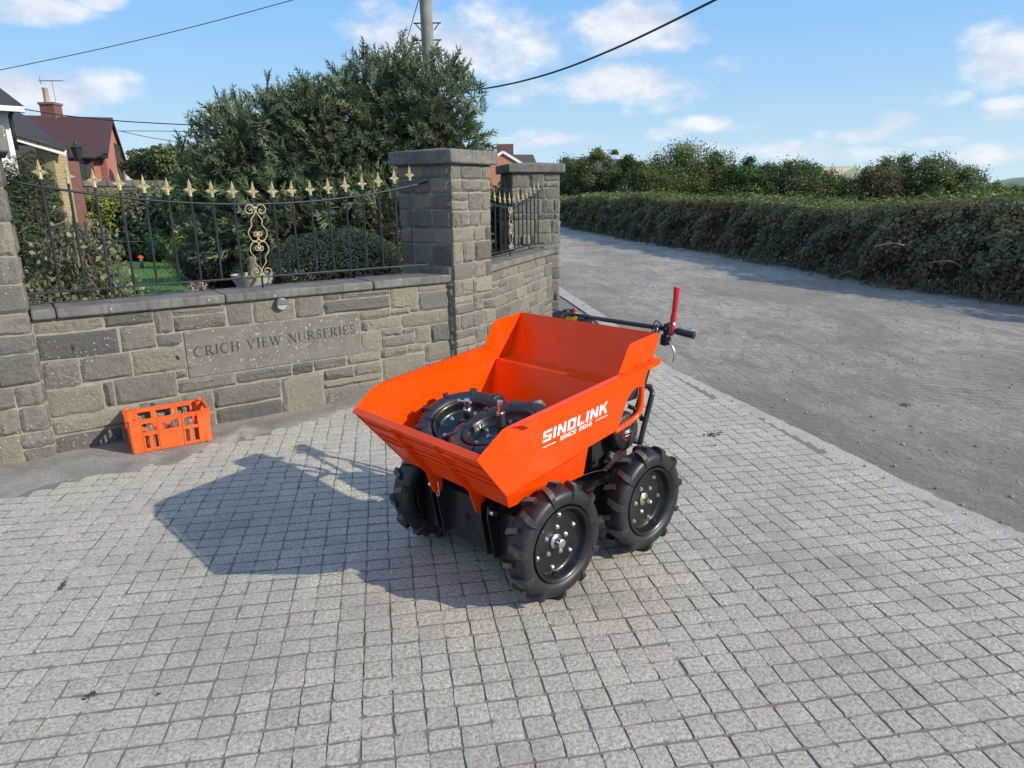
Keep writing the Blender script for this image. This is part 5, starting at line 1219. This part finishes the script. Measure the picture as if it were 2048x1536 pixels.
# ------------------------------------------------------------------ houses
def window(parent, c, ex, w, h, nrm, name='window'):
    ex = Vector(ex).normalized(); n = Vector(nrm).normalized(); c = Vector(c); up_ = Vector((0, 0, 1))
    wn = MB()
    for a, b in ((-w/2, -w/2+.07), (w/2-.07, w/2), (-.035, .035)): wn.add([c+ex*q+up_*z+n*d_ for d_ in (.05, -.02) for q, z in ((a, -h/2), (b, -h/2), (b, h/2), (a, h/2))], [(0, 1, 2, 3), (7, 6, 5, 4), (0, 4, 5, 1), (1, 5, 6, 2), (2, 6, 7, 3), (3, 7, 4, 0)])
    for a, b in ((-h/2, -h/2+.08), (h/2-.08, h/2)): wn.add([c+ex*q+up_*z+n*d_ for d_ in (.045, -.02) for q, z in ((-w/2, a), (w/2, a), (w/2, b), (-w/2, b))], [(0, 1, 2, 3), (7, 6, 5, 4), (0, 4, 5, 1), (1, 5, 6, 2), (2, 6, 7, 3), (3, 7, 4, 0)])
    f_ = wn.build(name, 'dark_wood', parent)
    MB().add([c+ex*q+up_*z+n*.02 for q, z in ((-w/2, -h/2), (w/2, -h/2), (w/2, h/2), (-w/2, h/2))], [(0, 1, 2, 3)]).build('pane', 'pane', f_); return f_
def gable_house(name, label, A, rdir, gdir, Lr, Wg, ze, zr, wallm, roofm, zb=0, barge=None, over=.25):
    """A = near corner under the eave; rdir along the ridge, gdir across the gable"""
    r = Vector(rdir).normalized(); g_ = Vector(gdir).normalized(); A = Vector((A[0], A[1], 0)); h = empty(name, (A.x, A.y, zb), 0, label, 'house'); Z = Vector((0, 0, 1)); O_ = Vector((0, 0, -zb))
    a, b = O_, O_+g_*Wg; c_, d_ = O_+r*Lr, O_+r*Lr+g_*Wg; ap = O_+g_*Wg/2
    quad_obj('front_wall', [a+Z*zb, a+Z*ze, c_+Z*ze, c_+Z*zb][::1], wallm, h, .2) if r.cross(Z).dot(-g_) < 0 else quad_obj('front_wall', [c_+Z*zb, c_+Z*ze, a+Z*ze, a+Z*zb], wallm, h, .2)
    gb = [a+Z*zb, b+Z*zb, b+Z*ze, ap+Z*zr, a+Z*ze]
    n = (gb[1]-gb[0]).cross(gb[2]-gb[0])
    if n.dot(-r) < 0: gb = gb[::-1]
    quad_obj('gable_wall', gb, wallm, h, .2)
    gb2 = [p+r*Lr for p in [a+Z*zb, b+Z*zb, b+Z*ze, ap+Z*zr, a+Z*ze]]
    if (gb2[1]-gb2[0]).cross(gb2[2]-gb2[0]).dot(r) < 0: gb2 = gb2[::-1]
    quad_obj('gable_wall', gb2, wallm, h, .2)
    quad_obj('rear_wall', [b+Z*zb, b+Z*ze, d_+Z*ze, d_+Z*zb], wallm, h, .2)
    sl_ = (zr-ze)/(Wg/2)
    for s, base in ((-1, a), (1, b)):
        e0 = base+g_*s*over+Z*(ze-sl_*over+.12)-r*.12; e1 = e0+r*(Lr+.24); t0_ = ap+Z*(zr+.12)-r*.12; t1 = t0_+r*(Lr+.24)
        q = [e0, e1, t1, t0_]
        if (q[1]-q[0]).cross(q[2]-q[0]).z < 0: q = [e1, e0, t0_, t1]
        quad_obj('roof_slope', q, roofm, h, .12)
        gt = MB(); gt.bar(e0-Z*.12, e1-Z*.12, .12, .12); gt.build('gutter', 'satin', h)
        if barge:
            MB().bar(e0-Z*.02-r*.02, t0_-Z*.02-r*.02, .06, .2).build('barge_board', barge, h)
    return h, r, g_, O_
A_ = P(214, 340, 26.)
hz0, r_, g_, O_ = gable_house('brick_house', 'red brick bungalow with plum tiled roof and chimney behind the garden wall', (A_[0], A_[1]), (-.92, -.39, 0), (-.39, .92, 0), 9.5, 7., P(214, 308, 26)[2], P(225, 237, 28.5)[2], 'brick_red', 'tile_red')
gc = O_+g_*4.6+Vector((0, 0, P(238, 330, 29)[2])); window(hz0, gc-r_*.02, g_, 1.7, 1.7, -r_)
ch = O_+g_*3.5+r_*1.9; zr = P(225, 237, 28.5)[2]
chm = quad_obj('chimney', [ch+Vector((-.27, -.25, zr-.6)), ch+Vector((.27, -.25, zr-.6)), ch+Vector((.27, -.25, zr+.50)), ch+Vector((-.27, -.25, zr+.50))], 'brick_plum', hz0, .5)
MB().box(tuple(ch+Vector((-.31, -.29, zr+.50))), tuple(ch+Vector((.31, .29, zr+.58)))).build('chimney_cap', 'stone_back', chm)
MB().lathe([(zr+.55, .11), (zr+1.05, .09), (zr+1.08, .11), (zr+1.12, .10)], 14, 0, Matrix.Translation((ch.x-.1, ch.y, 0)), (False, True)).build('chimney_pot', 'brick_red', chm, 40)
an = MB(); ax0 = ch+Vector((.24, 0, zr+.3)); an.tube([ax0, ax0+Vector((-.04, 0, 1.05))], .009, 6); an.tube([ax0+Vector((-.48, 0, 1.07)), ax0+Vector((.45, 0, 1.05))], .008, 6)
for k in range(9): q = ax0+Vector((-.45+k*.1, 0, 1.06)); an.tube([q-Vector((0, .15, 0)), q+Vector((0, .15, 0))], .008, 4)
an.tube([ax0+Vector((-.47, 0, .95)), ax0+Vector((-.47, 0, 1.2))], .012, 5); an.build('aerial', 'alu', hz0)
# lean-to on the bungalow's front, with a window and dark door
zl = P(150, 312, 25.)[2]
for (u0, u1, mat_, nm) in ((136, 190, 'dark_wood', 'porch_front'),):
    a = P(u0, 350, 24.6); b = P(u1, 350, 25.2); O3 = Vector((A_[0], A_[1], 0))
    quad_obj(nm, [Vector((a[0], a[1], .3))-O3, Vector((b[0], b[1], .3))-O3, Vector((b[0], b[1], zl))-O3, Vector((a[0], a[1], zl))-O3], mat_, hz0, .15)
    quad_obj('porch_roof', [Vector((a[0]-.2, a[1]-.3, zl-.05))-O3, Vector((b[0]+.2, b[1]-.3, zl-.05))-O3, Vector((b[0]+.1, b[1]+.5, zl+.12))-O3, Vector((a[0]-.2, a[1]+.5, zl+.12))-O3], 'tile_dark', hz0, .06)
    w0 = P(147, 325, 24.8); window(hz0, Vector((w0[0], w0[1]-.05, w0[2]))-O3, (b-a), .9, 1.2, (.1, -1, 0))
# nearer house on the left: porch with dark tiled roof, buff pillar, white rendered corner
def near_house():
    y = 15.5; h = empty('porch_house', (P(60, 340, y)[0], y, 0), 0, 'house with dark tiled porch roof and buff brick pillar at the left edge', 'house'); O4 = Vector(h.location)
    q = lambda u, v, yy=y: Vector(P(u, v, yy))-O4
    quad_obj('porch_roof', [q(22, 268, 15.2), q(128, 298, 16.0), q(62, 238, 18.2), q(18, 212, 17.6)], 'tile_dark', h, .12)
    MB().bar(q(24, 272, 15.15), q(131, 304, 15.95), .08, .16).build('fascia', 'white_paint', h)
    MB().bar(q(24, 266, 15.08), q(131, 298, 15.9), .1, .07).build('gutter', 'satin', h)
    quad_obj('soffit', [q(24, 290, 15.2), q(78, 292, 15.5), q(78, 280, 15.5), q(24, 274, 15.2)], 'dark_wood', h, .1)
    pz = q(98, 305, 16.0).z
    mb = MB(); c = q(97, 350, 15.9); mb.box((c.x-.18, c.y, -.0), (c.x+.17, c.y+.5, pz+.1)); o = mb.build('buff_pillar', 'brick_buff', h); uv_planar(o, lambda v, n: ((v.x+v.y), v.z))
    mb = MB(); c = q(60, 345, 18.3); mb.box((c.x-1.0, c.y, 0), (c.x+.42, c.y+.2, pz+.6)); o = mb.build('recess_wall', 'stone_back', h); uv_planar(o, lambda v, n: ((v.x+v.y), v.z))  # dark stone for the pebble-dash, also standing in for the porch shade
    mb = MB(); c = q(119, 345, 17.0); mb.box((c.x-.1, c.y, 0), (c.x+.25, c.y+.4, q(119, 322, 17.0).z)); o = mb.build('side_pillar', 'brick_plum', h); uv_planar(o, lambda v, n: ((v.x+v.y), v.z))
    # white rendered corner with its own eave
    c0 = q(30, 300, 14.); c1 = q(-120, 300, 13.0)
    quad_obj('render_wall', [Vector((c1.x, c1.y, 0)), Vector((c0.x, c0.y, 0)), Vector((c0.x, c0.y, q(30, 212, 14.).z)), Vector((c1.x, c1.y, q(30, 212, 14.).z))], 'white_paint', h, .3)
    ez = q(46, 212, 13.8).z
    quad_obj('main_roof', [Vector((c1.x, c1.y-.3, ez)), Vector((q(48, 212, 13.8).x, q(48, 212, 13.8).y, ez)), q(-10, 168, 15.5), q(-160, 168, 14.5)], 'tile_dark', h, .12)
    MB().bar(Vector((c1.x, c1.y-.3, ez-.06)), Vector((q(46, 212, 13.8).x, q(46, 212, 13.8).y, ez-.06)), .1, .09).build('main_fascia', 'white_paint', h)
    dp = [q(40, 214, 13.8), q(24, 222, 13.8), q(20, 232, 13.8), q(26, 262, 13.8), q(34, 300, 13.8)]; MB().tube(dp, .035, 8).build('downpipe', 'satin', h, True)
near_house()
# lantern on a post in front of the house
lc = P(160, 345, 22.); ln = empty('lantern_post', (lc[0], lc[1], GZ), 0, 'black lantern on a post in front of the brick house', 'lamp'); lz = P(158, 312, 22.)[2]-GZ
MB().tube([(0, 0, 0), (0, 0, lz-.1)], .035, 8).build('post', 'satin', ln, True)
MB().lathe([(lz-.1, .09), (lz+.22, .16), (lz+.23, .19), (lz+.34, .05), (lz+.42, .03)], 6, 0, None, (True, True)).build('lantern', 'satin', ln)
# far brick house to the right of the pier
A2 = P(985, 345, 62.); B2 = P(1033, 345, 62.); zt_ = P(1007, 306, 62)[2]; ze_ = P(1033, 326, 62)[2]
h2, r2_, g2_, O2_ = gable_house('brick_house', 'distant red brick gable with white barge boards and a chimney', (P(985-12, 345, 62.)[0], 62.), (-.22, .975, 0), (.975, .22, 0), 11., (P(1040, 345, 62)[0]-P(973, 345, 62)[0])*1.0, ze_, zt_, 'brick_red', 'tile_brown', 0, 'white_paint')
cz = P(1010, 290, 66.); co = Vector((cz[0]-P(973, 345, 62.)[0], 4.5, 0)); zz = P(1010, 288, 66)[2]
c2 = MB().box((co.x-.75, co.y-.5, zz-3.2), (co.x+.75, co.y+.5, zz)).build('chimney', 'brick_plum', h2); uv_planar(c2, lambda v, n: (v.x+v.y, v.z))
rw = MB(); p0 = P(1030, 310, 70.); p1 = P(1068, 310, 70.); O5 = Vector(h2.location)
quad_obj('side_roof', [Vector(P(1030, 335, 68))-O5, Vector(P(1076, 333, 68))-O5, Vector(P(1066, 309, 72))-O5, Vector(P(1024, 309, 72))-O5], 'tile_brown', h2, .2)
quad_obj('side_wall', [Vector(P(1030, 375, 68.3))-O5, Vector(P(1074, 375, 68.3))-O5, Vector(P(1074, 332, 68.3))-O5, Vector(P(1030, 332, 68.3))-O5], 'brick_red', h2, .2)
# long roof and sheds behind the trees
lr = P(1190, 370, 85.); h3 = empty('brick_terrace', (lr[0], 85., 0), 0, 'long brown-roofed brick building half hidden by the trees', 'house'); O6 = Vector(h3.location)
q6 = lambda u, v, y: Vector(P(u, v, y))-O6
quad_obj('roof_slope', [q6(1110, 352, 84), q6(1275, 350, 84), q6(1262, 318, 88), q6(1128, 318, 88)], 'tile_brown', h3, .3)
quad_obj('front_wall', [q6(1112, 392, 84.5), q6(1272, 392, 84.5), q6(1272, 350, 84.5), q6(1112, 352, 84.5)], 'brick_red', h3, .3)
for u in (1140, 1180, 1220, 1255): window(h3, q6(u, 372, 84.2), (1, 0, 0), 1.6, 1.4, (0, -1, 0))
def shed(label, pts, y0):
    c = P(pts[0], pts[1], y0); h = empty('farm_shed', (c[0], c[1], 0), 0, label, 'shed'); O7 = Vector(h.location); q = lambda u, v, y: Vector(P(u, v, y))-O7; return h, q
sh, q = shed('pale-roofed green steel shed behind the trees', (1690, 385), 110.)
quad_obj('gable_end', [q(1668, 395, 110), q(1745, 395, 118), q(1745, 352, 118), q(1712, 333, 114), q(1670, 352, 110)], 'shed_green', sh, .3)
quad_obj('roof_slope', [q(1585, 345, 104), q(1672, 352, 109.5), q(1714, 332, 113.5), q(1630, 333, 110)], 'shed_roof', sh, .3)
MB().bar(q(1585, 347, 103.8), q(1672, 355, 109.2), .3, .9).build('fascia', 'brick_red', sh)

# ------------------------------------------------------------------ hedge along the lane
HB = [(9.3, 4.0), (8.4, 7.5), (7.35, 9.98), (6.85, 10.92), (6.27, 13.0), (6.08, 14.83), (5.83, 17.24), (5.48, 20.54), (4.72, 24.05), (3.89, 30.9), (2.9, 39.2), (.5, 50.), (-3., 64.)]
def hedge():
    rng = np.random.default_rng(50); root = empty('field_hedge', (6.5, 14, 0), 0, 'long thick bramble-grown hedge along the far side of the lane', 'hedge'); O8 = np.array([6.5, 14, 0])
    seg = []; Ls = []
    for a, b in zip(HB, HB[1:]): a = np.array(a); b = np.array(b); seg.append((a, b)); Ls.append(np.linalg.norm(b-a))
    dist = [max(6, np.linalg.norm((a+b)/2)) for a, b in seg]; wt = np.array([L*(1/d)**.95 for L, d in zip(Ls, dist)]); wt /= wt.sum()
    SET = .75; TW = 1.7
    def htop(y): return 1.46+.06*math.sin(y*.7)+.10*math.sin(y*.23+1)+(.16 if y > 34 else 0)
    def sample(n, part):
        si = rng.choice(len(seg), n, p=wt); t = rng.random(n); A = np.array([seg[i][0] for i in si]); B = np.array([seg[i][1] for i in si]); p = A+(B-A)*t[:, None]; d = (B-A)/np.linalg.norm(B-A, axis=1)[:, None]; nn = np.stack([d[:, 1], -d[:, 0]], 1)  # away from the lane
        nn[nn[:, 0] < 0] *= -1; H = np.array([htop(y) for y in p[:, 1]])
        lumpv = .16*np.sin(p[:, 1]*2.1)*np.sin(p[:, 1]*.8+1)+.10*np.sin(p[:, 1]*5.3)
        if part == 'face':
            z = H*rng.random(n)**.85; prof = SET*np.clip(z/H, 0, 1)**.7-.15*np.sin(np.clip(z/H, 0, 1)*3.1)+.10*np.sin(z*6+p[:, 1]*3)*.6
            off = .18+prof+lumpv+np.abs(rng.normal(size=n))*.12-.06; out = np.stack([-nn[:, 0], -nn[:, 1], .25+0*t], 1)
        elif part == 'top':
            off = .18+SET+lumpv*.6+TW*rng.random(n)-.1; z = H+.07*rng.normal(size=n)+.05*np.sin(off*5+p[:, 1]*3); out = np.stack([0*t, 0*t, 1+0*t], 1)
        else:
            off = -.25+.5*rng.random(n); z = .02+.22*rng.random(n)**2; out = np.stack([-nn[:, 0], -nn[:, 1], .6+0*t], 1)
        q = np.stack([p[:, 0]+nn[:, 0]*off, p[:, 1]+nn[:, 1]*off, z], 1)
        return q, out, np.linalg.norm(p, axis=1)
    def vn2(a, b, seed):
        T = np.random.default_rng(seed).random((64, 64)); iu = np.floor(a).astype(int); iv = np.floor(b).astype(int); fu = a-iu; fv = b-iv; fu = fu*fu*(3-2*fu); fv = fv*fv*(3-2*fv)
        return (T[iu % 64, iv % 64]*(1-fu)+T[(iu+1) % 64, iv % 64]*fu)*(1-fv)+(T[iu % 64, (iv+1) % 64]*(1-fu)+T[(iu+1) % 64, (iv+1) % 64]*fu)*fv
    q, out, dd = sample(90000, 'face')
    al = q[:, 1]*1.05-q[:, 0]*.3; cl = .6*vn2(al*1.7, q[:, 2]*3.1, 5)+.4*vn2(al*4.3, q[:, 2]*7, 6); keep = rng.random(len(q)) < np.clip((cl-.30)/.22, .12, 1); q, out, dd, cl, al = q[keep], out[keep], dd[keep], cl[keep], al[keep]
    push = (cl-.5)*.55; q[:, 0] -= push*.95; q[:, 1] -= push*.15
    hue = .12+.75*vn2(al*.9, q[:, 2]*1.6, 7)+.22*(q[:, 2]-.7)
    def sized(q, out, dd, base, grow, up, asp, dr, col=None):
        n = len(q); V, F, rn = leaf_cloud(np.zeros((n, 3)), 1., rng, up, asp, out, dr, col); s = (base+grow*dd)*(.55+.9*rng.random(n)); V = V.reshape(n, 4, 3)*s[:, None, None]+(q-O8)[:, None]; return V.reshape(-1, 3), F, rn
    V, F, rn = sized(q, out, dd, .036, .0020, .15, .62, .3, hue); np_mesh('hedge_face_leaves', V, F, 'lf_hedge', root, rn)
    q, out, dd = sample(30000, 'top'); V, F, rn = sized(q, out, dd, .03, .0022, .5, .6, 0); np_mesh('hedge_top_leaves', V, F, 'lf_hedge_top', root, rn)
    q, out, dd = sample(3200, 'verge'); n = len(q); a = rng.random(n)*6.28; L = .10+.22*rng.random(n); tip = np.stack([np.cos(a)*L*.8, np.sin(a)*L*.8, L*.6], 1); w = np.stack([-np.sin(a), np.cos(a), 0*a], 1)*.008
    V = np.stack([q-O8-w, q-O8+w, q-O8+tip], 1).reshape(-1, 3); np_mesh('verge_grass', V, np.arange(3*n).reshape(-1, 3), 'lf_straw', root, np.repeat(rng.random(n), 3))
    # solid dark core, its colour standing in for inner shade; then bare stems
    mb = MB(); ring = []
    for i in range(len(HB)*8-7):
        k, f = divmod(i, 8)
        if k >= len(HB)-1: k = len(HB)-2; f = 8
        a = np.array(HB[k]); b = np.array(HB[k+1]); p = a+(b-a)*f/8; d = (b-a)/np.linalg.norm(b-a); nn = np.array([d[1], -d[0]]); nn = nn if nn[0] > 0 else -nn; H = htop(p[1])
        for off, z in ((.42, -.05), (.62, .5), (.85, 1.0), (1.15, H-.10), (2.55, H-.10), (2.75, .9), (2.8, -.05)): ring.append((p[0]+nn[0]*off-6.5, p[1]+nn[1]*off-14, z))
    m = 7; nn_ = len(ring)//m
    mb.add(ring, [(i*m+j, i*m+j+1, (i+1)*m+j+1, (i+1)*m+j) for i in range(nn_-1) for j in range(m-1)]); mb.build('shade_core', 'lf_shade_core', root, True)
    mb = MB()
    for k in range(150):
        si = rng.choice(len(seg), p=wt); a, b = seg[si]; p = a+(b-a)*rng.random(); d = (b-a)/np.linalg.norm(b-a); nn = np.array([d[1], -d[0]]); nn = nn if nn[0] > 0 else -nn
        o1 = .35+.4*rng.random(); z0 = rng.uniform(0, .8); b0 = (p[0]+nn[0]*o1-6.5, p[1]+nn[1]*o1-14, z0); t = (b0[0]+rng.normal()*.2-nn[0]*.12, b0[1]+rng.normal()*.2, z0+rng.uniform(-.1, .45)); branch_mesh(mb, b0, t, .008, .003, k, .2, 4)
    tag(mb.build('bare_stems', 'bark', root, True), kind='stuff')
    for (u, v, vb_, L, an_) in ((1790, 492, 580, .75, .25), (1895, 528, 595, .6, -.4), (1700, 548, 565, .4, .1)):
        p = P(u, v, gp(u, vb_)[1]+.26); MB().tube(smooth_path([(p[0]-O8[0]-L/2, p[1]-O8[1], p[2]-.05*an_), (p[0]-O8[0]-L*.1, p[1]-O8[1]-.05, p[2]+.05), (p[0]-O8[0]+L*.2, p[1]-O8[1]-.03, p[2]+.01), (p[0]-O8[0]+L/2, p[1]-O8[1]+.1, p[2]+L*an_*.4)], 4), [.008]*3+[.017]*5+[.012]*5, 7).build('dead_branch', 'twig', root, True)
hedge()

# ------------------------------------------------------------------ trees beyond the hedge
def tree(label, u, vt, wu, y, mat, seed, vb=405, n=21000, lean=0, dens=1., name='field_tree', ls=.105):
    b = P(u, vb, y); s = px2m(y); top = P(u, vt, y); H = top[2]; R = wu*s/2
    root = empty(name, (b[0], y, -.05), 0, label, 'tree', 'trees beyond the hedge'); rng = np.random.default_rng(seed); mb = MB()
    mb.tube([(0, 0, 0), (.1*lean, .05, H*.25), (lean*.3, 0, H*.55)], [.16, .12, .06], 8); tips = []
    for k in range(9):
        a = rng.random()*6.28; t = (R*.75*math.cos(a)+lean*.4, R*.6*math.sin(a), H*rng.uniform(.45, .95)); branch_mesh(mb, (lean*.15, 0, H*rng.uniform(.12, .4)), t, .06, .012, seed*13+k, .1, 5); tips.append(t)
    mb.build('trunk', 'bark', root, True)
    nc = int(95*dens); cs = []
    for k in range(nc):
        d = rng.normal(size=3); d /= np.linalg.norm(d); r_ = rng.random()**.33
        z = H*.52+d[2]*H*.47*r_; wz = 1-.22*max(0, (z/H-.6)/.4); cs.append((d[0]*R*.9*r_*wz+lean*.3*z/H, d[1]*R*.8*r_*wz, z, .16+.2*rng.random()))
    cs = np.array(cs); m = int(n*dens); i = rng.integers(0, nc, m); p = cs[i, :3]+rng.normal(size=(m, 3))*(cs[i, 3]*R*.42)[:, None]*[1, 1, .75]; p = p[p[:, 2] > .15]
    V, F, rn = leaf_cloud(p, ls*(y/45), rng, .35, .7, None, 0, .5+.25*np.sin(p[:, 0]*2+p[:, 2]*3)); np_mesh('crown', V, F, mat, root, rn); core_blob('shade_core', (lean*.1, 0, H*.42), (R*.85, R*.7, H*.42), 'lf_shade_core', root, .55, seed)
TR = [('dark ivy-green tree just right of the far pier', 1140, 322, 90, 50, 'lf_tree', 1.), ('slim upright tree right of the far pier', 1190, 296, 70, 48, 'lf_tree2', .75), ('light feathery tree in front of the brown roof', 1228, 300, 60, 50, 'lf_tree2', .6), ('small round tree left of the broad one', 1258, 304, 60, 47, 'lf_tree', .7),
      ('low dark tree below the broad tree', 1305, 335, 120, 46, 'lf_tree', 1.1), ('broad spreading tree, tallest of the row', 1365, 292, 165, 48, 'lf_tree2', 1.25), ('bushy green tree right of the broad one', 1430, 308, 110, 47, 'lf_tree2', 1.), ('bright green rounded tree near the middle of the row', 1488, 322, 85, 46, 'lf_green', .9),
      ('bronze-tinged bushy tree right of the bright green one', 1535, 330, 90, 47, 'lf_tree', 1.), ('dense dark rounded tree left of the shed', 1582, 325, 110, 46, 'lf_tree', 1.2), ('leafy tree in front of the pale shed roof', 1640, 334, 90, 46, 'lf_tree2', .9),
      ('low green bush tree below the shed', 1690, 362, 90, 45, 'lf_tree', .8), ('dark bronze-leaved tree right of the shed', 1745, 342, 105, 45, 'lf_tree3', 1.1), ('airy light green tree right of the bronze one', 1785, 317, 95, 46, 'lf_tree2', .85), ('tall rounded tree near the right end of the row', 1850, 317, 115, 45, 'lf_tree', 1.1), ('last tree of the row, sloping down to the field', 1912, 338, 110, 45, 'lf_tree', 1.1)]
for k, (lb, u, vt, wu, y, mt, de) in enumerate(TR): tree(lb, u, vt-6, wu*1.25, y, mt, 100+k, dens=de)
# farther clumps and the hill line
for k, (u, vt, wu, y, lb) in enumerate(((1982, 366, 60, 95, 'rounded grey-green tree far out in the field'), (2028, 372, 70, 110, 'pale green hedge tree at the far right'), (2075, 368, 60, 120, 'far field tree just outside the right edge'))): tree(lb, u, vt, wu, y, 'lf_tree2', 200+k, 398, 2600, name='distant_tree', ls=.14)
mb = MB(); vs = []; hr = random.Random(9)
for k in range(61):
    x = -700+1600*k/60; z = 9+7*math.sin(k*.35)+4*math.sin(k*.9+1)+hr.uniform(-.8, .8)
    for yy, f in ((880, 0), (900, 1.0), (1150, 1.2)): vs.append((x, yy, -2 if f == 0 else z*f))
mb.add(vs, [(i*3+j, (i+1)*3+j, (i+1)*3+j+1, i*3+j+1) for i in range(60) for j in range(2)]); o = mb.build('far_hills', 'hill', None, True); tag(o, kind='structure')

# ------------------------------------------------------------------ poles and wires
pb = P(868, 380, 14.); pole = empty('telegraph_pole', (pb[0], 14., 0), 0, 'grey wooden telegraph pole rising behind the spruce', 'pole')
MB().tube([(0, 0, 0), (0, 0, 4), (-.05, 0, 8.2)], [.13, .115, .095], 14).build('pole', 'wood_pole', pole, True)
for zz in (P(868, 46, 14)[2], P(868, 80, 14)[2]):
    MB().tube([(-.25, 0, zz), (.25, 0, zz)], .012, 6).build('step_iron', 'satin', pole)
    for s in (-1, 1): MB().tube([(s*.22, 0, zz), (s*.12, 0, zz-.12)], .01, 5).build('step_brace', 'satin', pole)
def wire(label, pts, r=.012):
    q = [tuple(P(u, v, y)) for u, v, y in pts]; c = q[0]; o = MB().tube(smooth_path([tuple(np.array(a)-np.array(c)) for a in q], 8), r, 5).build('overhead_wire', 'wire', None, True); o.location = c; tag(o, label, 'wire')
wire('thick black cable sagging from the spruce up to the top right', [(880, 182, 13.9), (970, 177, 12.5), (1090, 150, 11), (1230, 97, 9.5), (1430, 0, 8), (1500, -38, 7.5)], .014)
wire('thin wire crossing the sky above the brick house', [(-60, 152, 15), (0, 140, 15), (200, 98, 15), (400, 50, 15), (585, 0, 15), (680, -28, 15)], .008)
wire('thin wire running up beside the telegraph pole', [(800, 128, 13.8), (818, 66, 13.2), (837, 0, 12.6), (848, -40, 12.2)], .007)
wire('thin wire from the porch house towards the spruce', [(46, 218, 17), (130, 231, 17), (240, 242, 17), (385, 250, 17), (450, 252, 17)], .012)
wire('faint upper wire right of the brick house', [(236, 262, 24), (300, 262, 24), (385, 263, 24)], .010)
wire('faint lower wire right of the brick house', [(240, 262, 24), (300, 275, 24), (372, 286, 24), (400, 290, 24)], .010)
# mast at the right end of the trees
mp_ = P(1962, 392, 48.); ms = empty('field_mast', (mp_[0], mp_[1], 0), 0, 'small dark mast standing at the right end of the tree row', 'mast'); mz = P(1962, 347, 48)[2]
MB().tube([(0, 0, 0), (.05, 0, mz)], .05, 8).build('post', 'satin', ms); MB().box((-.25, -.12, mz-.55), (.2, .12, mz-.3)).build('box', 'satin', ms)

# ------------------------------------------------------------------ litter and mud
def clod(label, u, v, w, seed, mat='mud', name='mud_patch', h=.012, cat='mud', asp=.6, group=None):
    p = gp(u, v); r = random.Random(seed); root = empty(name, (p[0], p[1], 0), r.uniform(0, 3), label, cat, group); mb = MB()
    for k in range(38):
        a = r.uniform(0, 6.28); d = r.random()**.8; s_ = w*r.uniform(.04, .16); c = (w*.5*d*math.cos(a), w*.5*asp*d*math.sin(a), road_h(p[0], p[1]) if p[0] > edge_x(p[1]) else -.004); n = 7
        vs = [(c[0]+s_*math.cos(6.283*i/n)*r.uniform(.6, 1.1), c[1]+s_*.8*math.sin(6.283*i/n)*r.uniform(.6, 1.1), c[2]) for i in range(n)]+[(c[0], c[1], c[2]+h*r.uniform(.5, 1.3))]
        mb.add(vs, [(i, (i+1) % n, n) for i in range(n)])
    mb.build('clods', mat, root, False)
clod('dark crumbled mud patch on the setts right of the dumper', 1425, 868, .16, 1); clod('second smaller smear of mud just in front of the dark patch', 1420, 892, .14, 2, h=.006); clod('dark mud spot out on the gravel road', 1812, 805, .13, 3, h=.006)
clod('dark mud lump on the setts at the lower left', 180, 1392, .05, 4); clod('mud smear on the setts near the left edge', 125, 1170, .09, 5, asp=.25); clod('pale brown mud smear at the left edge', 58, 1155, .07, 6, h=.005); clod('tiny mud lump left of the picture middle, low down', 316, 1390, .02, 7)
def litter(label, u, v, w, mat, seed):
    p = gp(u, v); r = random.Random(seed); mb = MB(); n = 4; vs = []
    for j in range(n):
        for i in range(n): vs.append((w*(i/(n-1)-.5), w*.5*(j/(n-1)-.5), .012+r.uniform(0, w*.16)))
    mb.add(vs, [(j*n+i, j*n+i+1, (j+1)*n+i+1, (j+1)*n+i) for j in range(n-1) for i in range(n-1)]); o = mb.build('litter', mat, None); o.location = (p[0], p[1], 0); o.rotation_euler = (0, 0, r.uniform(0, 3)); tag(o, label, 'litter')
    sd = o.modifiers.new('thick', 'SOLIDIFY'); sd.thickness = .003
litter('crumpled pink scrap lying at the foot of the hedge', 1802, 577, .28, 'lf_pinkscrap' if 'lf_pinkscrap' in M else 'red_plastic', 1)
litter('white scrap of paper at the hedge foot, left of the others', 1880, 583, .12, 'white_paint', 2); litter('white scrap lying at the hedge foot near the right edge', 1930, 592, .14, 'white_paint', 3); litter('tiny pale scrap out on the edge of the road', 1905, 604, .10, 'stone_pale', 4); litter('white scrap under the middle of the hedge', 1363, 500, .22, 'white_paint', 5)
